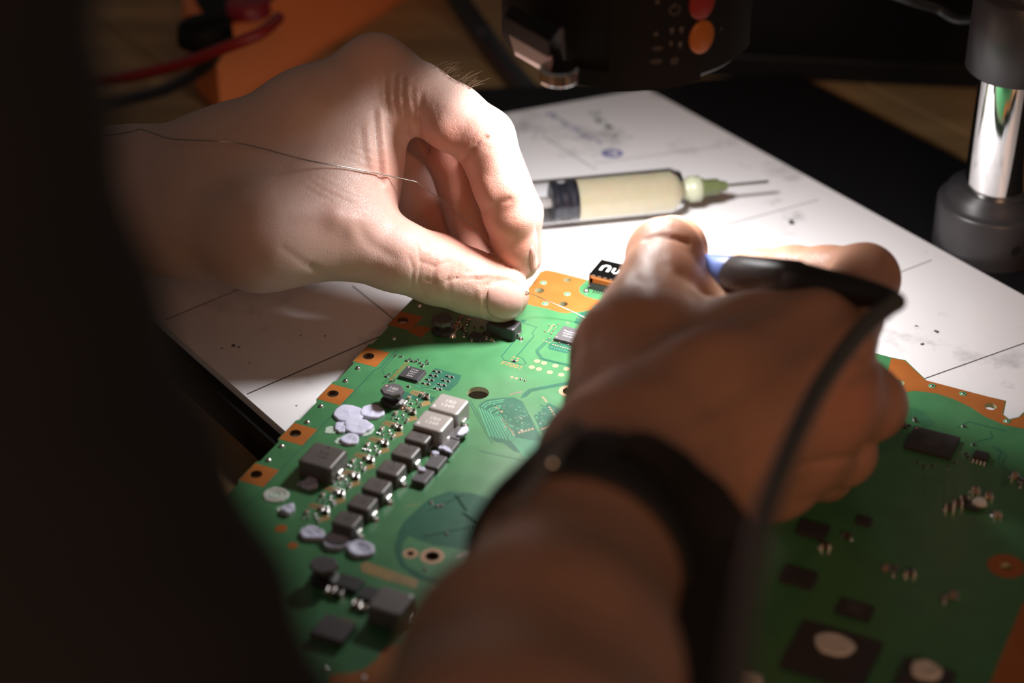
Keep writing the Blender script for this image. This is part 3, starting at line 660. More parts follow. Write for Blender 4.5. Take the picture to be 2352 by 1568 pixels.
# crystal cluster and shaded parts on the near right
for q, k in [((2215, 1150), C_dark), ((2200, 1160), C_dark), ((2240, 1130), C_tan), ((2270, 1142), C_tan), ((2290, 1185), C_tan), ((2180, 1170), C_dark), ((2345, 1112), C_dark), ((2330, 1095), C_tan), ((2035, 1308), C_tan), ((2090, 1320), C_dark), ((2055, 1315), C_dark), ((2190, 1370), C_tan), ((2170, 1380), C_tan), ((1895, 1258), C_dark), ((1945, 1235), C_dark)]: comp(k, *q, rnd.choice([0, math.pi / 2, .4]), 1.4)
qfp(2235, 1158, 4.0, 3.2, 1.2, M_chip); qfp(1965, 1397, 9.0, 6.0, 1.2, M_chip, [('D9PXV', 1.3), ('4HA77', 1.3)], 1.6, tm=M_ferrM); qfp(1868, 1212, 8.0, 6.0, 1.5, M_chip); qfp(1835, 1320, 8.5, 6.5, 1.5, M_chip, None, 1, 12); qfp(1985, 1192, 4, 3.2, 1.2, M_chip, None, 1, 6)
qfp(1912, 1500, 21, 19, 1.4, M_chip, name='memory_chip'); qfp(2125, 1560, 13, 12, 1.5, M_chip, name='memory_chip'); qfp(1715, 1600, 11, 10, 1.4, M_chip)
qfp(800, 1335, 7, 5, 1.5, M_chip); qfp(852, 1362, 6, 5, 1.5, M_chip); qfp(767, 1440, 9, 8, 2.2, M_chipL)
comp(C_dark, 775, 1368, .1, 1.6); comp(C_tan, 760, 1362, .2, 1.6); comp(C_tan, 820, 1392, .2, 1.6); comp(C_tan, 835, 1400, .3, 1.4); comp(C_dark, 980, 1400, .3, 1.5); comp(C_dark, 1025, 1388, 1.2, 1.6); comp(C_tan, 1000, 1415, 0, 1.4)
for i in range(4): link('solder_ball', sm_ball, bd, (*UV(815 + i * 4.5, 1354 - i * 5.5), BZ + .4))
for q in [(769, 1322), (1005, 1565), (835, 1558), (752, 1535)]: link('solder_ball', sm_ball, bd, (*UV(*q), BZ))
# HDMI-like socket on the far edge: folded steel shell with cut-outs
hs = empty('video_socket'); hs.parent = bd; c = UV(1392, 617, 5.6); hs.location = ((c[0] + 3.6) * MM, (c[1] - .4) * MM, BZ * MM)
W_, L_, H_ = 14.5, 10.5, 5.6
b = MB(); b.box((0, 0, H_ - .2), (W_, L_, .4), .15); b.box((-W_ / 2 + .2, 0, H_ / 2), (.4, L_, H_)); b.box((W_ / 2 - .2, 0, H_ / 2), (.4, L_, H_)); b.box((0, L_ / 2 - .2, H_ / 2), (W_, .4, H_)); b.build('shell', M_steel, hs)
MB().box((0, -.6, 1.2), (W_ - 1.2, L_ - 1.8, 2.4)).build('insulator', M_chip, hs)
b = MB(); b.box((0, -L_ / 2 + .5, H_ - .9), (W_ - 1.0, .5, .8), .1); b.build('rear_lip', M_sold, hs)
MB().box((0, -L_ / 2 + .6, 3.6), (W_ - 2.4, .3, 1.9)).build('copper_tab', pbr('copper_tab', (.45, .16, .05), .35, metal=.6), hs)
for i in range(12): MB().box((-5 + i * .9, -L_ / 2 - .8, .15), (.4, 1.6, .3)).build('pin', M_sold, hs)
for i in range(5): MB().box((-5.6 + i * 2.0, -L_ / 2 + .3, H_ + .02), (1.1, .5, .25), .08).build('spring_finger', M_sold, hs)
M_wht = pbr('bright_cutout', (.85, .85, .84), .4)
o = MB(); o.strip([(-5.0, -1.2), (-5.0, 1.4), (-4.2, 2.2), (-3.2, 2.2), (-2.6, 1.4), (-2.6, -1.2)], .9, H_, H_ + .04); o.build('shell_mark', M_wht, hs)
o = MB(); o.strip([(-1.0, 1.8), (-1.0, -.4), (0, -1.2), (.8, -.4), (.8, 1.6), (1.4, -.2), (2.0, 1.8)], .75, H_, H_ + .04); o.build('shell_mark', M_wht, hs)
link('solder_ball', sm_ball, hs, (-W_ / 2 - .2, -L_ / 2 - 1.4, 0)).scale = (1.2,) * 3

# thermal paste blobs stuck to the board
def blob(px, py, ru, rv=None, h=.9, m=None, z=0.0, dish=.35, seed=0, jag=.04, name='paste_blob'):
    rv = rv or ru; g = random.Random(seed * 31 + int(px)); n = 40; c = UV(px, py, z)
    ph = [g.uniform(0, 6.28) for _ in range(4)]; rings = []
    def rad(t): return 1 + jag * (math.sin(3 * t + ph[0]) + .7 * math.sin(5 * t + ph[1]) + .5 * math.sin(9 * t + ph[2]))
    for s_, zz in ((1, 0), (1.02, h * .5), (.97, h * .9), (.88, h), (.6, h * (1 - dish * .6)), (.3, h * (1 - dish)), (.02, h * (1 - dish * .8))):
        rings.append([(ru * s_ * rad(2 * math.pi * k / n) * math.cos(2 * math.pi * k / n), rv * s_ * rad(2 * math.pi * k / n) * math.sin(2 * math.pi * k / n), zz + (0 if s_ > .9 else .08 * h * math.sin(4 * math.pi * k / n + ph[3]))) for k in range(n)])
    return MB().loft(rings).build(name, m or M_paste, bd, (*c, BZ + z))
blob(801, 953, 4.6, 4.2, .9, dish=.15); blob(855, 949, 3.6, 3.4, 1.0, dish=.5); blob(822, 982, 4.3, 3.7, .95, dish=.2, jag=.07); blob(786, 983, 2.2, 2.6, .8, jag=.12, dish=.1); blob(804, 1012, 2.7, 2.7, .9, dish=.3)
blob(760, 988, 1.9, 1.8, .18, M_smear, jag=.1); blob(784, 1012, 1.7, 2.0, .2, M_smear, jag=.1); blob(842, 990, 2.0, 2.6, .2, M_smear, jag=.06)
blob(634, 1137, 3.6, 3.4, .12, M_smear, jag=.06)
for r_ in (3.3, 2.7, 1.6):
    q = UV(634, 1137); oo = disc_pts(q, r_, 22, r_ * .95); MB().strip(oo + [oo[0]], .3, BZ, BZ + .28).build('paste_streak', M_pasteW, bd)
blob(713, 1113, 2.2, 2.7, 1.2, dish=.1, jag=.1); q = UV(694, 1112); MB().strip([(q[0] - .6, q[1] - 1.2), (q[0] - .7, q[1]), (q[0] + .2, q[1] + 1.3), (q[0] + 1.6, q[1] + 1.8)], .7, BZ, BZ + .5).build('paste_streak', M_paste, bd)
blob(662, 1174, 1.8, 2.2, 1.3, dish=.0, jag=.1); blob(648, 1170, 1.6, 1.5, .15, M_smear)
blob(718, 1229, 3.7, 2.7, 1.2, dish=.4, jag=.07); blob(772, 1248, 3.7, 3.3, 1.3, dish=.7); blob(829, 1265, 3.8, 3.3, 1.3, dish=.7)
blob(1064, 993, 1.2, 2.6, .7, z=1.8, jag=.07); blob(969, 1081, 1.1, .9, .8, z=1.8, dish=0); blob(1026, 1034, .8, 2.0, .6, z=1.8, jag=.15, dish=0).rotation_euler = (0, 0, 1.2); blob(1000, 1043, 1.1, .8, .7, z=1.2, dish=0); blob(1012, 1030, .6, .6, .6, z=1.8, dish=0)
blob(1916, 1482, 5.2, 3.9, 1.0, M_pasteW, z=1.5, dish=.3, jag=.03); blob(2126, 1543, 3.9, 3.2, 1.4, M_pasteW, z=1.6, dish=.3); blob(2250, 1156, 2.0, 1.7, 1.0, M_pasteW, z=1.2, jag=.06, dish=.1); blob(1722, 1562, 3.5, 2.5, 1.0, M_pasteW, z=1.4)
# sockets on the underside carry the board
for u_, v_ in ((20, -60), (120, -60), (20, 20), (120, 10)): MB().box((u_, v_, -2.68), (16, 10, 5.36), .3).build('underside_socket', M_chip, bd)

# ------------------------------------------------------------------ loose things on the mat and the bench
# flux syringe
sy_a, sy_b = P(1120, 478, ZMAT + 8.3), P(1568, 436, ZMAT + 8.3); ax = sy_b - sy_a; LS = np.linalg.norm(ax); ax /= LS
sy = empty('syringe', tuple(np.array([*((sy_a + sy_b) / 2)[:2], ZMAT])))
tag(sy, 'clear plastic syringe of cream flux paste with an olive needle lying on the mat', 'syringe')
SY0 = np.array([*((sy_a + sy_b) / 2)[:2], ZMAT])
def in_sy(mb, name, m): mb.v = [tuple(np.array(q) - SY0) for q in mb.v]; return mb.build(name, m, sy)
def sl(t): return sy_a + ax * t
RS = 8.2
s_f = (1322 - 1120) / (1568 - 1120) * LS
b = MB(); b.loft([circ(sl(t), ax, r, 40) for t, r in ((-30, RS), (LS - 4, RS), (LS - 1, RS - 1.2), (LS, RS - 3.5), (LS, RS - 4.5), (LS - 2, RS - 2.2), (LS - 5, RS - .9), (-30, RS - .9))], caps=False); in_sy(b, 'barrel', M_clear)
b = MB(); b.loft([circ(sl(t), ax, r, 36) for t, r in ((s_f, RS - 1.0), (LS - 5, RS - 1.0), (LS - 2.4, RS - 2.4), (LS - 1, RS - 5))]); in_sy(b, 'flux_paste', M_flux)
b = MB(); g0 = s_f - 9.0
b.loft([circ(sl(g0 + t), ax, r, 36) for t, r in ((0, 6.2), (0.3, RS - 1.0), (2.2, RS - 1.0), (2.6, RS - 1.9), (5.4, RS - 1.9), (5.8, RS - 1.0), (8.6, RS - 1.0), (8.9, RS - 2))]); in_sy(b, 'plunger_gasket', M_gask)
b = MB(); b.cyl(sl(g0 - 36), sl(g0), 2.0, n=12); in_sy(b, 'plunger_rod', M_hubw)
b = MB(); b.loft([circ(sl(LS + t), ax, r, 24) for t, r in ((-.5, 4.0), (1.5, 3.6), (2.0, 4.6), (6, 4.6), (6.4, 4.0))]); in_sy(b, 'luer_lock', pbr('luer_olive', (.36, .38, .27), .35))
drop = np.array([0, 0, -.0])
b = MB(); b.loft([circ(sl(LS + t), ax, r, 20) for t, r in ((5.6, 3.4), (6.5, 3.5), (7.5, 3.5), (8, 3.0), (12.5, 2.9), (13.5, 2.1), (16, 1.5))]); in_sy(b, 'needle_hub', M_olive)
b = MB(); b.cyl(sl(LS + 15), sl(LS + 31), .62, n=10); in_sy(b, 'needle', M_needle)
# a crumb of debris
q = P(1817, 514, ZMAT); tag(MB().lathe([(.5, 0), (.95, .5), (.8, 1.2), (.25, 1.7)], n=7).build('debris_crumb', M_stain, None, tuple(q)), 'tiny dark crumb alone on the white mat past the soldering iron', 'crumb')

# multimeter in an orange rubber holster, lying on the bench
zm = ZTAB
mq = P(500, 266, zm); mm = empty('multimeter', tuple(mq)); tag(mm, 'orange rubber cased multimeter with dark dial behind the lit hand', 'multimeter')
def mloc(px, py, z): return P(px, py, z) - mq
foot = [mloc(x, y, zm)[:2] for x, y in ((508, 268), (488, 256), (458, 228), (438, 196), (430, 168), (432, 140), (470, 90), (660, -60), (960, -150), (1040, -70), (900, 22))]
cen = np.mean(foot, 0)
def fr(s_, z): return [(*(cen + (np.array(q) - cen) * s_), z) for q in foot]
b = MB(); b.loft([fr(.96, .05), fr(1, 4), fr(1, 28), fr(.97, 32), fr(.93, 33.5), fr(.90, 33.5)], smooth=False); b.build('holster', M_meter, mm)
b = MB(); b.loft([fr(.86, 33.4), fr(.86, 34.6), fr(.84, 35)], smooth=False); b.build('face_panel', M_case, mm)
c = mloc(470, 66, zm + 40); b = MB(); b.lathe([(11, -5), (10.5, 1), (9, 2.5)], tuple(c), n=28); b.box((c[0], c[1], c[2] + 3.5), (18, 4, 3), .8, .6); b.build('dial', M_blackp, mm)
c = mloc(570, 10, zm + 38); b = MB(); b.lathe([(9, -3.5), (8.6, 1), (7, 2)], tuple(c), n=24); b.build('jack_ring', pbr('meter_red', (.25, .01, .02), .4), mm)
def lead(pts, r, m, name, label):
    b = MB(); b.tube(catmull([P(*q) for q in pts], 10), r, 12); c = np.array([*P(*pts[-1])[:2], ZTAB]); b.v = [tuple(np.array(v) - c) for v in b.v]
    tag(b.build(name, m, None, tuple(c)), label, 'cable')
lead([(640, 40, 24), (600, 75, 26), (520, 108, 22), (420, 145, 12), (300, 175, 2), (200, 190, -8), (60, 215, -18), (-80, 240, -19)], 2.3, M_redc, 'test_lead', 'red test lead running from the orange multimeter')
lead([(428, 142, 0), (465, 120, 10), (494, 116, 14), (490, 135, 8), (455, 165, -2), (380, 205, -12), (250, 238, -18), (120, 262, -19), (-60, 290, -19)], 2.4, M_blkc, 'test_lead', 'black test lead curling in front of the orange multimeter')
# dark hose and cable behind
lead([(1020, -60, 20), (1060, 10, 2), (1110, 80, -14), (1160, 150, -17.4), (1230, 230, -17.4)], 4.6, M_blkc, 'black_hose', 'dark blurred hose on the bench left of the microscope head')
lead([(2030, -20, 70), (2090, 2, 66), (2150, 20, 60), (2200, 45, 58), (2260, 40, 60)], 1.7, M_blkc, 'power_cable', 'thin black cable leading to the microscope column clamp')
# black case standing behind the stand
ca = P(1540, 171, ZTAB); cb = P(2330, 207, ZTAB); cdir = math.atan2(cb[1] - ca[1], cb[0] - ca[0]); cm = (ca + cb) / 2
cs = empty('equipment_case', (cm[0] - 60 * math.sin(cdir), cm[1] + 60 * math.cos(cdir), ZTAB), cdir); tag(cs, 'black equipment case standing on the bench behind the chrome column', 'case')
MB().box((0, 0, 90), (np.linalg.norm(cb - ca), 120, 180), 4).build('shell', M_case, cs)
MB().box((0, -60.6, 6), (np.linalg.norm(cb - ca) - 14, 2, 9), .6).build('bottom_rail', M_plate, cs)

# ------------------------------------------------------------------ smooth bodies from distance fields
def rcone(X, a, b, ra, rb):
    ba = b - a; l2 = float(ba @ ba); pa = X - a
    t = np.clip((pa @ ba) / l2, 0, 1)
    return np.linalg.norm(pa - t[..., None] * ba, axis=-1) - (ra + (rb - ra) * t)
def smin(a, b, k):
    h = np.clip(.5 + .5 * (b - a) / k, 0, 1); return b + (a - b) * h - k * h * (1 - h)
def field(chains, org, shp, vox):
    """chains: list of (k_inside, k_palm, [(a, b, ra, rb)]); the first chain is the palm"""
    BIG = 30.0
    def chain(prims, k):
        f = np.full(shp, BIG, np.float32)
        for a, b, ra, rb in prims:
            m = max(ra, rb) + k + 8; lo = np.minimum(a, b) - m; hi = np.maximum(a, b) + m
            i0 = np.clip(np.floor((lo - org) / vox).astype(int), 0, shp); i1 = np.clip(np.ceil((hi - org) / vox).astype(int) + 1, 0, shp)
            if np.any(i1 <= i0): continue
            g = np.stack(np.meshgrid(*[org[d] + vox * np.arange(i0[d], i1[d]) for d in range(3)], indexing='ij'), -1).astype(np.float32)
            s_ = np.s_[i0[0]:i1[0], i0[1]:i1[1], i0[2]:i1[2]]
            f[s_] = smin(f[s_], rcone(g, a.astype(np.float32), b.astype(np.float32), ra, rb).astype(np.float32), k)
        return f
    palm = chain(chains[0][2], chains[0][0]); out = palm.copy()
    for ki, kp, pr in chains[1:]:
        out = np.minimum(out, smin(palm, chain(pr, ki), kp))
    return out
def surface(f, org, vox):
    """surface nets"""
    s_ = f < 0; nx, ny, nz = f.shape
    cnt = np.zeros((nx - 1, ny - 1, nz - 1), np.int32); acc = np.zeros((nx - 1, ny - 1, nz - 1, 3), np.float32)
    C = [(i, j, k) for i in (0, 1) for j in (0, 1) for k in (0, 1)]
    def sub(o): return np.s_[o[0]:nx - 1 + o[0], o[1]:ny - 1 + o[1], o[2]:nz - 1 + o[2]]
    for a in C:
        for d in range(3):
            if a[d]: continue
            b = list(a); b[d] = 1
            fa, fb = f[sub(a)], f[sub(b)]; cr = (fa < 0) != (fb < 0)
            t = np.where(cr, fa / np.where(cr, fa - fb, 1), 0)
            for e in range(3): acc[..., e] += np.where(cr, a[e] + (t if e == d else 0), 0)
            cnt += cr
    act = cnt > 0; idx = np.full(cnt.shape, -1, np.int64); idx[act] = np.arange(act.sum())
    ijk = np.argwhere(act); V = org + vox * (ijk + acc[act] / cnt[act][:, None])
    Q = []
    for d in range(3):
        e, g = (d + 1) % 3, (d + 2) % 3
        sl0 = [slice(None)] * 3; sl1 = [slice(None)] * 3; sl0[d] = slice(0, -1); sl1[d] = slice(1, None)
        sa, sb = s_[tuple(sl0)], s_[tuple(sl1)]; cr = np.argwhere(sa != sb)
        ok = (cr[:, e] > 0) & (cr[:, g] > 0) & (cr[:, e] < f.shape[e] - 1) & (cr[:, g] < f.shape[g] - 1); cr = cr[ok]
        flip = sa[tuple(cr.T)]
        def id_(de, dg):
            q = cr.copy(); q[:, e] += de; q[:, g] += dg; return idx[tuple(q.T)]
        q = np.stack([id_(-1, -1), id_(0, -1), id_(0, 0), id_(-1, 0)], 1); q[~flip] = q[~flip][:, ::-1]; Q.append(q)
    return V, np.concatenate(Q)
def smooth(V, Q, it, lam=.5):
    n = len(V)
    for i in range(it):
        for l in ((lam, -lam * 1.03) if i % 1 == 0 else (lam,)):
            s_ = np.zeros_like(V); c = np.zeros(n)
            for a, b in ((0, 1), (1, 2), (2, 3), (3, 0)):
                np.add.at(s_, Q[:, a], V[Q[:, b]]); np.add.at(c, Q[:, a], 1)
                np.add.at(s_, Q[:, b], V[Q[:, a]]); np.add.at(c, Q[:, b], 1)
            V = V + l * (s_ / c[:, None] - V)
    return V
def normals(V, Q):
    fn = np.cross(V[Q[:, 2]] - V[Q[:, 0]], V[Q[:, 3]] - V[Q[:, 1]]); N = np.zeros_like(V)
    for a in range(4): np.add.at(N, Q[:, a], fn)
    return N / (np.linalg.norm(N, axis=1)[:, None] + 1e-12)
def pl_dist(x, y, pts):
    d = np.full(x.shape, 1e9); 
    for (ax_, ay), (bx, by) in zip(pts[:-1], pts[1:]):
        vx, vy = bx - ax_, by - ay; t = np.clip(((x - ax_) * vx + (y - ay) * vy) / (vx * vx + vy * vy + 1e-9), 0, 1)
        d = np.minimum(d, np.hypot(x - ax_ - t * vx, y - ay - t * vy))
    return d
def sculpt(V, Q, strokes, tones):
    """creases and folds pressed into the surface along strokes; tone marks redder skin"""
    N = normals(V, Q); view = CAM - V; view /= np.linalg.norm(view, axis=1)[:, None]
    face = np.clip((N * view).sum(1) * 2.5, 0, 1)
    x, y, dep = pix(V); disp = np.zeros(len(V))
    for pts, wd, h, zr in strokes:
        m = (x > min(p[0] for p in pts) - 4 * wd) & (x < max(p[0] for p in pts) + 4 * wd) & (y > min(p[1] for p in pts) - 4 * wd) & (y < max(p[1] for p in pts) + 4 * wd) & (face > 0)
        if zr: m &= (dep > zr[0]) & (dep < zr[1])
        if m.any(): disp[m] += h * np.exp(-(pl_dist(x[m], y[m], pts) / wd) ** 2) * face[m]
    tone = np.zeros(len(V))
    for cxp, cyp, r, s_ in tones: tone += 1.25 * s_ * np.exp(-((x - cxp) ** 2 + (y - cyp) ** 2) / r ** 2)
    return V + N * disp[:, None], np.clip(tone, 0, 1)
def body(name, chains, vox, mat, parent, strokes=(), tones=(), pad=6, sm_it=3):
    pts = np.concatenate([[np.array(a) - ra, np.array(a) + ra, np.array(b) - rb, np.array(b) + rb] for _, _, pr in chains for a, b, ra, rb in pr])
    org = pts.min(0) - pad; shp = np.ceil((pts.max(0) + pad - org) / vox).astype(int) + 1
    f = field(chains, org, tuple(shp), vox); V, Q = surface(f, org, vox); V = smooth(V, Q, sm_it)
    V, tone = sculpt(V, Q, strokes, tones)
    me = bpy.data.meshes.new(name); me.from_pydata((V * MM).tolist(), [], Q.tolist()); me.materials.append(mat)
    me.polygons.foreach_set('use_smooth', [True] * len(me.polygons))
    at = me.attributes.new('tone', 'FLOAT', 'POINT'); at.data.foreach_set('value', tone.astype(np.float32)); me.update()
    return link(name, me, parent), V, Q
def seg(*j):
    """joints (px, py, z, r) -> cones"""
    q = [(P(x, y, z), r) for x, y, z, r in j]
    return [(a[0], b[0], a[1], b[1]) for a, b in zip(q[:-1], q[1:])]

person = empty('person', (0, 0, ZTAB)); tag(person, 'person in a black top soldering at the bench, both bare hands over the board', 'person')
PZ = np.array([0, 0, ZTAB])
person.location = (0, 0, 0)
# ---------------- left hand, pinching the wire
DZ = 0.0
def PL(x, y, z): return P(x, y, z + DZ)
def segL(*j): return seg(*[(x, y, z + DZ, r) for x, y, z, r in j])
palmL = segL((862, 165, 70, 10.6), (700, 265, 64, 12.5), (520, 375, 50, 16), (300, 455, 35, 20.5), (60, 440, 31, 22), (-260, 420, 29, 24), (-560, 408, 28, 25.5)) + \
    segL((600, 535, 40, 15.5), (440, 500, 37, 17), (300, 470, 34, 19)) + \
    segL((700, 450, 46, 15), (600, 420, 46, 17)) + \
    segL((760, 470, 42, 12.5), (805, 300, 58, 11.5)) + segL((835, 455, 40, 9.0), (852, 300, 56, 8.5)) + segL((873, 448, 37, 5.2), (873, 290, 56, 5.6))
iM = PL(862, 165, 70); lat = np.array([.12, .76, -.62])
midM, rinM, pinM = iM + lat * 20 + (2, 0, 0), iM + lat * 38, iM + lat * 54 + (-5, 0, 0)
wU = PL(300, 455, 35) + np.array([0, 24, -12.0])
palmL += [(midM, wU, 10.5, 15), (rinM, wU + (0, 6, -4), 10, 14), (pinM, wU + (0, 10, -8), 9.5, 13), (wU, wU + (-160, -2, -4), 17, 20)]
palmL += [((midM + wU) / 2 + (18, -10, -8), (iM + PL(600, 535, 42)) / 2 + (10, 6, -4), 12, 11)]
thumbL = segL((600, 540, 40, 15.5), (800, 545, 34, 12.8), (905, 585, 28, 10.9), (1005, 619, 20.5, 10.7), (1080, 647, 15.5, 9.8), (1148, 674, 11.5, 9.2))
indexL = segL((862, 165, 70, 10.4), (960, 222, 66.5, 10.4), (1040, 270, 63, 10.2), (1112, 318, 58.5, 9.4), (1152, 425, 45, 8.6), (1170, 490, 36, 8.0), (1180, 555, 25.5, 7.0), (1196, 603, 18, 5.6))
midL = [(midM, PL(1118, 325, 46), 9.8, 8.9), (PL(1118, 325, 46), PL(1192, 490, 25), 8.9, 7.6), (PL(1192, 490, 25), PL(1206, 592, 9), 7.4, 5.6)]
rinL = [(rinM, PL(1040, 350, 40), 9.8, 9.2), (PL(1040, 350, 40), PL(1082, 500, 17), 9.0, 8.0), (PL(1082, 500, 17), PL(1105, 590, 8), 7.8, 6.4)]
pinL = [(pinM, PL(936, 362, 30), 9.6, 9.2), (PL(936, 362, 30), PL(962, 470, 12), 9.0, 7.8), (PL(962, 470, 12), PL(1025, 548, 6), 7.6, 6.2)]
crL = []
def cr(pts, wd, h, zr=None): crL.append((pts, wd, h, zr))
NEAR = (0, 668)
# thumb knuckle creases, nail fold, web folds, finger creases
for pts in ([(958, 560), (966, 600), (962, 650), (975, 680)], [(985, 552), (1000, 590), (995, 640), (1005, 672)], [(1015, 560), (1040, 590), (1030, 640), (1035, 690)], [(1045, 580), (1055, 600), (1050, 640)], [(940, 590), (950, 620), (945, 660)],
            [(965, 600), (1000, 612), (1030, 600)], [(975, 640), (1010, 650), (1050, 638)], [(1000, 575), (1030, 570)], [(1060, 640), (1100, 640), (1140, 636)], [(1070, 625), (1110, 622), (1140, 628)]): cr(pts, 3.0, -.30)
cr([(985, 580), (1010, 600), (1005, 640)], 16, .45); cr([(1035, 575), (1060, 600)], 10, .3)
cr([(1118, 655), (1135, 645), (1165, 643), (1195, 655)], 4, -.45); cr([(1112, 690), (1116, 720), (1125, 738)], 3, -.35); cr([(1100, 630), (1140, 628), (1180, 640)], 9, .5); cr([(1100, 665), (1104, 700), (1110, 725)], 7, .35)
cr([(872, 255), (878, 300), (884, 360), (888, 430)], 8, .7); cr([(860, 262), (864, 310), (870, 370), (876, 420)], 6, -.5); cr([(842, 290), (847, 330), (854, 380)], 9, .25); cr([(830, 300), (834, 340), (842, 380)], 7, -.2)
for x0, y0, x1, y1, x2, y2, h_ in ((872, 165, 870, 205, 882, 255, -.32), (886, 150, 885, 205, 896, 262, -.4), (909, 160, 907, 214, 917, 258, -.3), (927, 178, 926, 222, 938, 262, -.42), (947, 200, 949, 238, 962, 272, -.3), (967, 215, 968, 248, 978, 290, -.38)): cr([(x0, y0), (x1, y1), (x2, y2)], 5.5, h_)
for x0, y0, x1, y1, h_ in ((877, 225, 890, 265, .35), (897, 228, 906, 272, .5), (918, 232, 927, 284, .55), (940, 240, 951, 302, .5)): cr([(x0, y0), (x1, y1)], 9, h_)
for x0, y0, x1, y1 in ((875, 120, 905, 150), (895, 115, 930, 160), (920, 140, 955, 185), (860, 150, 890, 140), (900, 175, 930, 165), (930, 195, 960, 180)): cr([(x0, y0), (x1, y1)], 3, -.15)
cr([(958, 270), (962, 310), (980, 345)], 6, -1.2); cr([(1118, 314), (1095, 332), (1076, 352), (1060, 372)], 5, -.7); cr([(1172, 458), (1150, 464), (1128, 478), (1112, 490)], 5, -.4)
cr([(1030, 330), (1010, 300)], 26, 1.0); cr([(1110, 420), (1125, 460)], 18, .6)
for k in range(12): cr([(1000 + k * 14, 240 + k * 7), (1010 + k * 14, 270 + k * 7), (1022 + k * 13, 300 + k * 6)], 2.2, -.12)
# knuckle at the thumb base, tendons, wrist folds
cr([(775, 500), (805, 515)], 30, 1.2); cr([(820, 520), (850, 560), (900, 590)], 14, -.4); cr([(715, 610), (770, 640), (800, 655)], 7, -.3); cr([(650, 570), (720, 620), (760, 650)], 9, -.2)
for k in range(9): cr([(700 + k * 13, 430 - k * 12), (770 + k * 12, 470 - k * 14), (840 + k * 6, 500 - k * 18)], 2.6, -.16)
cr([(600, 476), (680, 482), (760, 495)], 24, .35); cr([(640, 445), (720, 447), (820, 470)], 18, -.25)
for k in range(5): cr([(400 + k * 9, 330 + k * 30), (396 + k * 9, 370 + k * 30)], 3, -.2)
toneL = [(1180, 560, 55, .8), (1150, 470, 45, .35), (1080, 360, 70, .55), (1020, 330, 60, .5), (1150, 650, 45, .6), (1005, 600, 70, .25), (940, 270, 60, .3), (1000, 450, 120, .7), (1100, 520, 90, .8), (800, 520, 90, .25), (880, 380, 40, .35), (860, 130, 70, .25), (1170, 700, 50, .45)]
armL, VL, QL = body('left_hand', [(9, 0, palmL), (2.5, 9, thumbL), (2.0, 7, indexL), (2, 6, midL), (2, 6, rinL), (2, 6, pinL)], .85, M_skin, person, crL, toneL)
armL['label'] = 'lit hand and forearm pinching a thin wire between thumb and forefinger'
# nails conform to the finger surface
from mathutils.bvhtree import BVHTree
def nail(name, V, Q, parent, outline, mat, off=.35, th=.5, grid=22, ridge=.0):
    bv = BVHTree.FromPolygons([Vector(v) for v in V], [tuple(q) for q in Q]); c = np.mean(outline, 0); b = MB(); rings = []
    oc = [np.array(p, float) for p in catmull(list(outline) + [outline[0]], 5)][:-1]; n = len(oc)
    def hit(px, py, o):
        d = PD(px, py, 1.0) - CAM; d /= np.linalg.norm(d); r = bv.ray_cast(Vector(CAM), Vector(d))
        return None if r[0] is None else np.array(r[0]) + np.array(r[1]) * o
    lev = [(1.0, -.3), (1.0, off * .5), (.94, off), (.8, off * 1.3), (.6, off * 1.5), (.4, off * 1.6), (.2, off * 1.6), (.02, off * 1.6)]
    for s_, o in lev:
        ring = []
        for p in oc:
            q = c + (p - c) * s_; h = hit(q[0], q[1], o)
            if h is None: h = ring[-1] if ring else np.array(V[0])
            ring.append(h)
        rings.append([tuple(r) for r in ring])
    b.loft(rings); return b.build(name, mat, parent)
nail('thumbnail', VL, QL, armL, [(1118, 690), (1122, 664), (1140, 650), (1168, 646), (1188, 656), (1199, 678), (1200, 702), (1192, 722), (1170, 734), (1140, 730), (1122, 716)], M_nail)
nail('fingernail', VL, QL, armL, [(1222, 560), (1226, 575), (1228, 600), (1228, 618), (1222, 620), (1218, 600), (1217, 575)], M_nail, .5)
# hairs on the back of the forefinger
b = MB(); g = random.Random(3)
bvl = BVHTree.FromPolygons([Vector(v) for v in VL], [tuple(q) for q in QL])
for i in range(46):
    t = g.random(); px_ = 995 + 92 * t; py_ = 150.0
    while py_ < 290:
        py_ += 1.5; d = PD(px_, py_, 1.0) - CAM
        if bvl.ray_cast(Vector(CAM), Vector(d / np.linalg.norm(d)))[0] is not None: break
    py_ += g.uniform(1, 7)
    d = PD(px_, py_, 1.0) - CAM; r = bvl.ray_cast(Vector(CAM), Vector(d / np.linalg.norm(d)))
    if r[0] is None: continue
    p0 = np.array(r[0]); n0 = np.array(r[1]); s_ = g.uniform(2.2, 4.6); dd = np.array([.85, .1, .25]) + np.array([g.uniform(-.3, .3) for _ in range(3)])
    b.tube([p0 - n0 * .3, p0 + s_ * .35 * (n0 * .6 + dd * .5), p0 + s_ * .7 * (n0 * .45 + dd), p0 + s_ * (n0 * .35 + dd * 1.2)], [.05, .05, .04, .015], 4)
tag(b.build('finger_hair', M_hair, armL), kind='stuff')
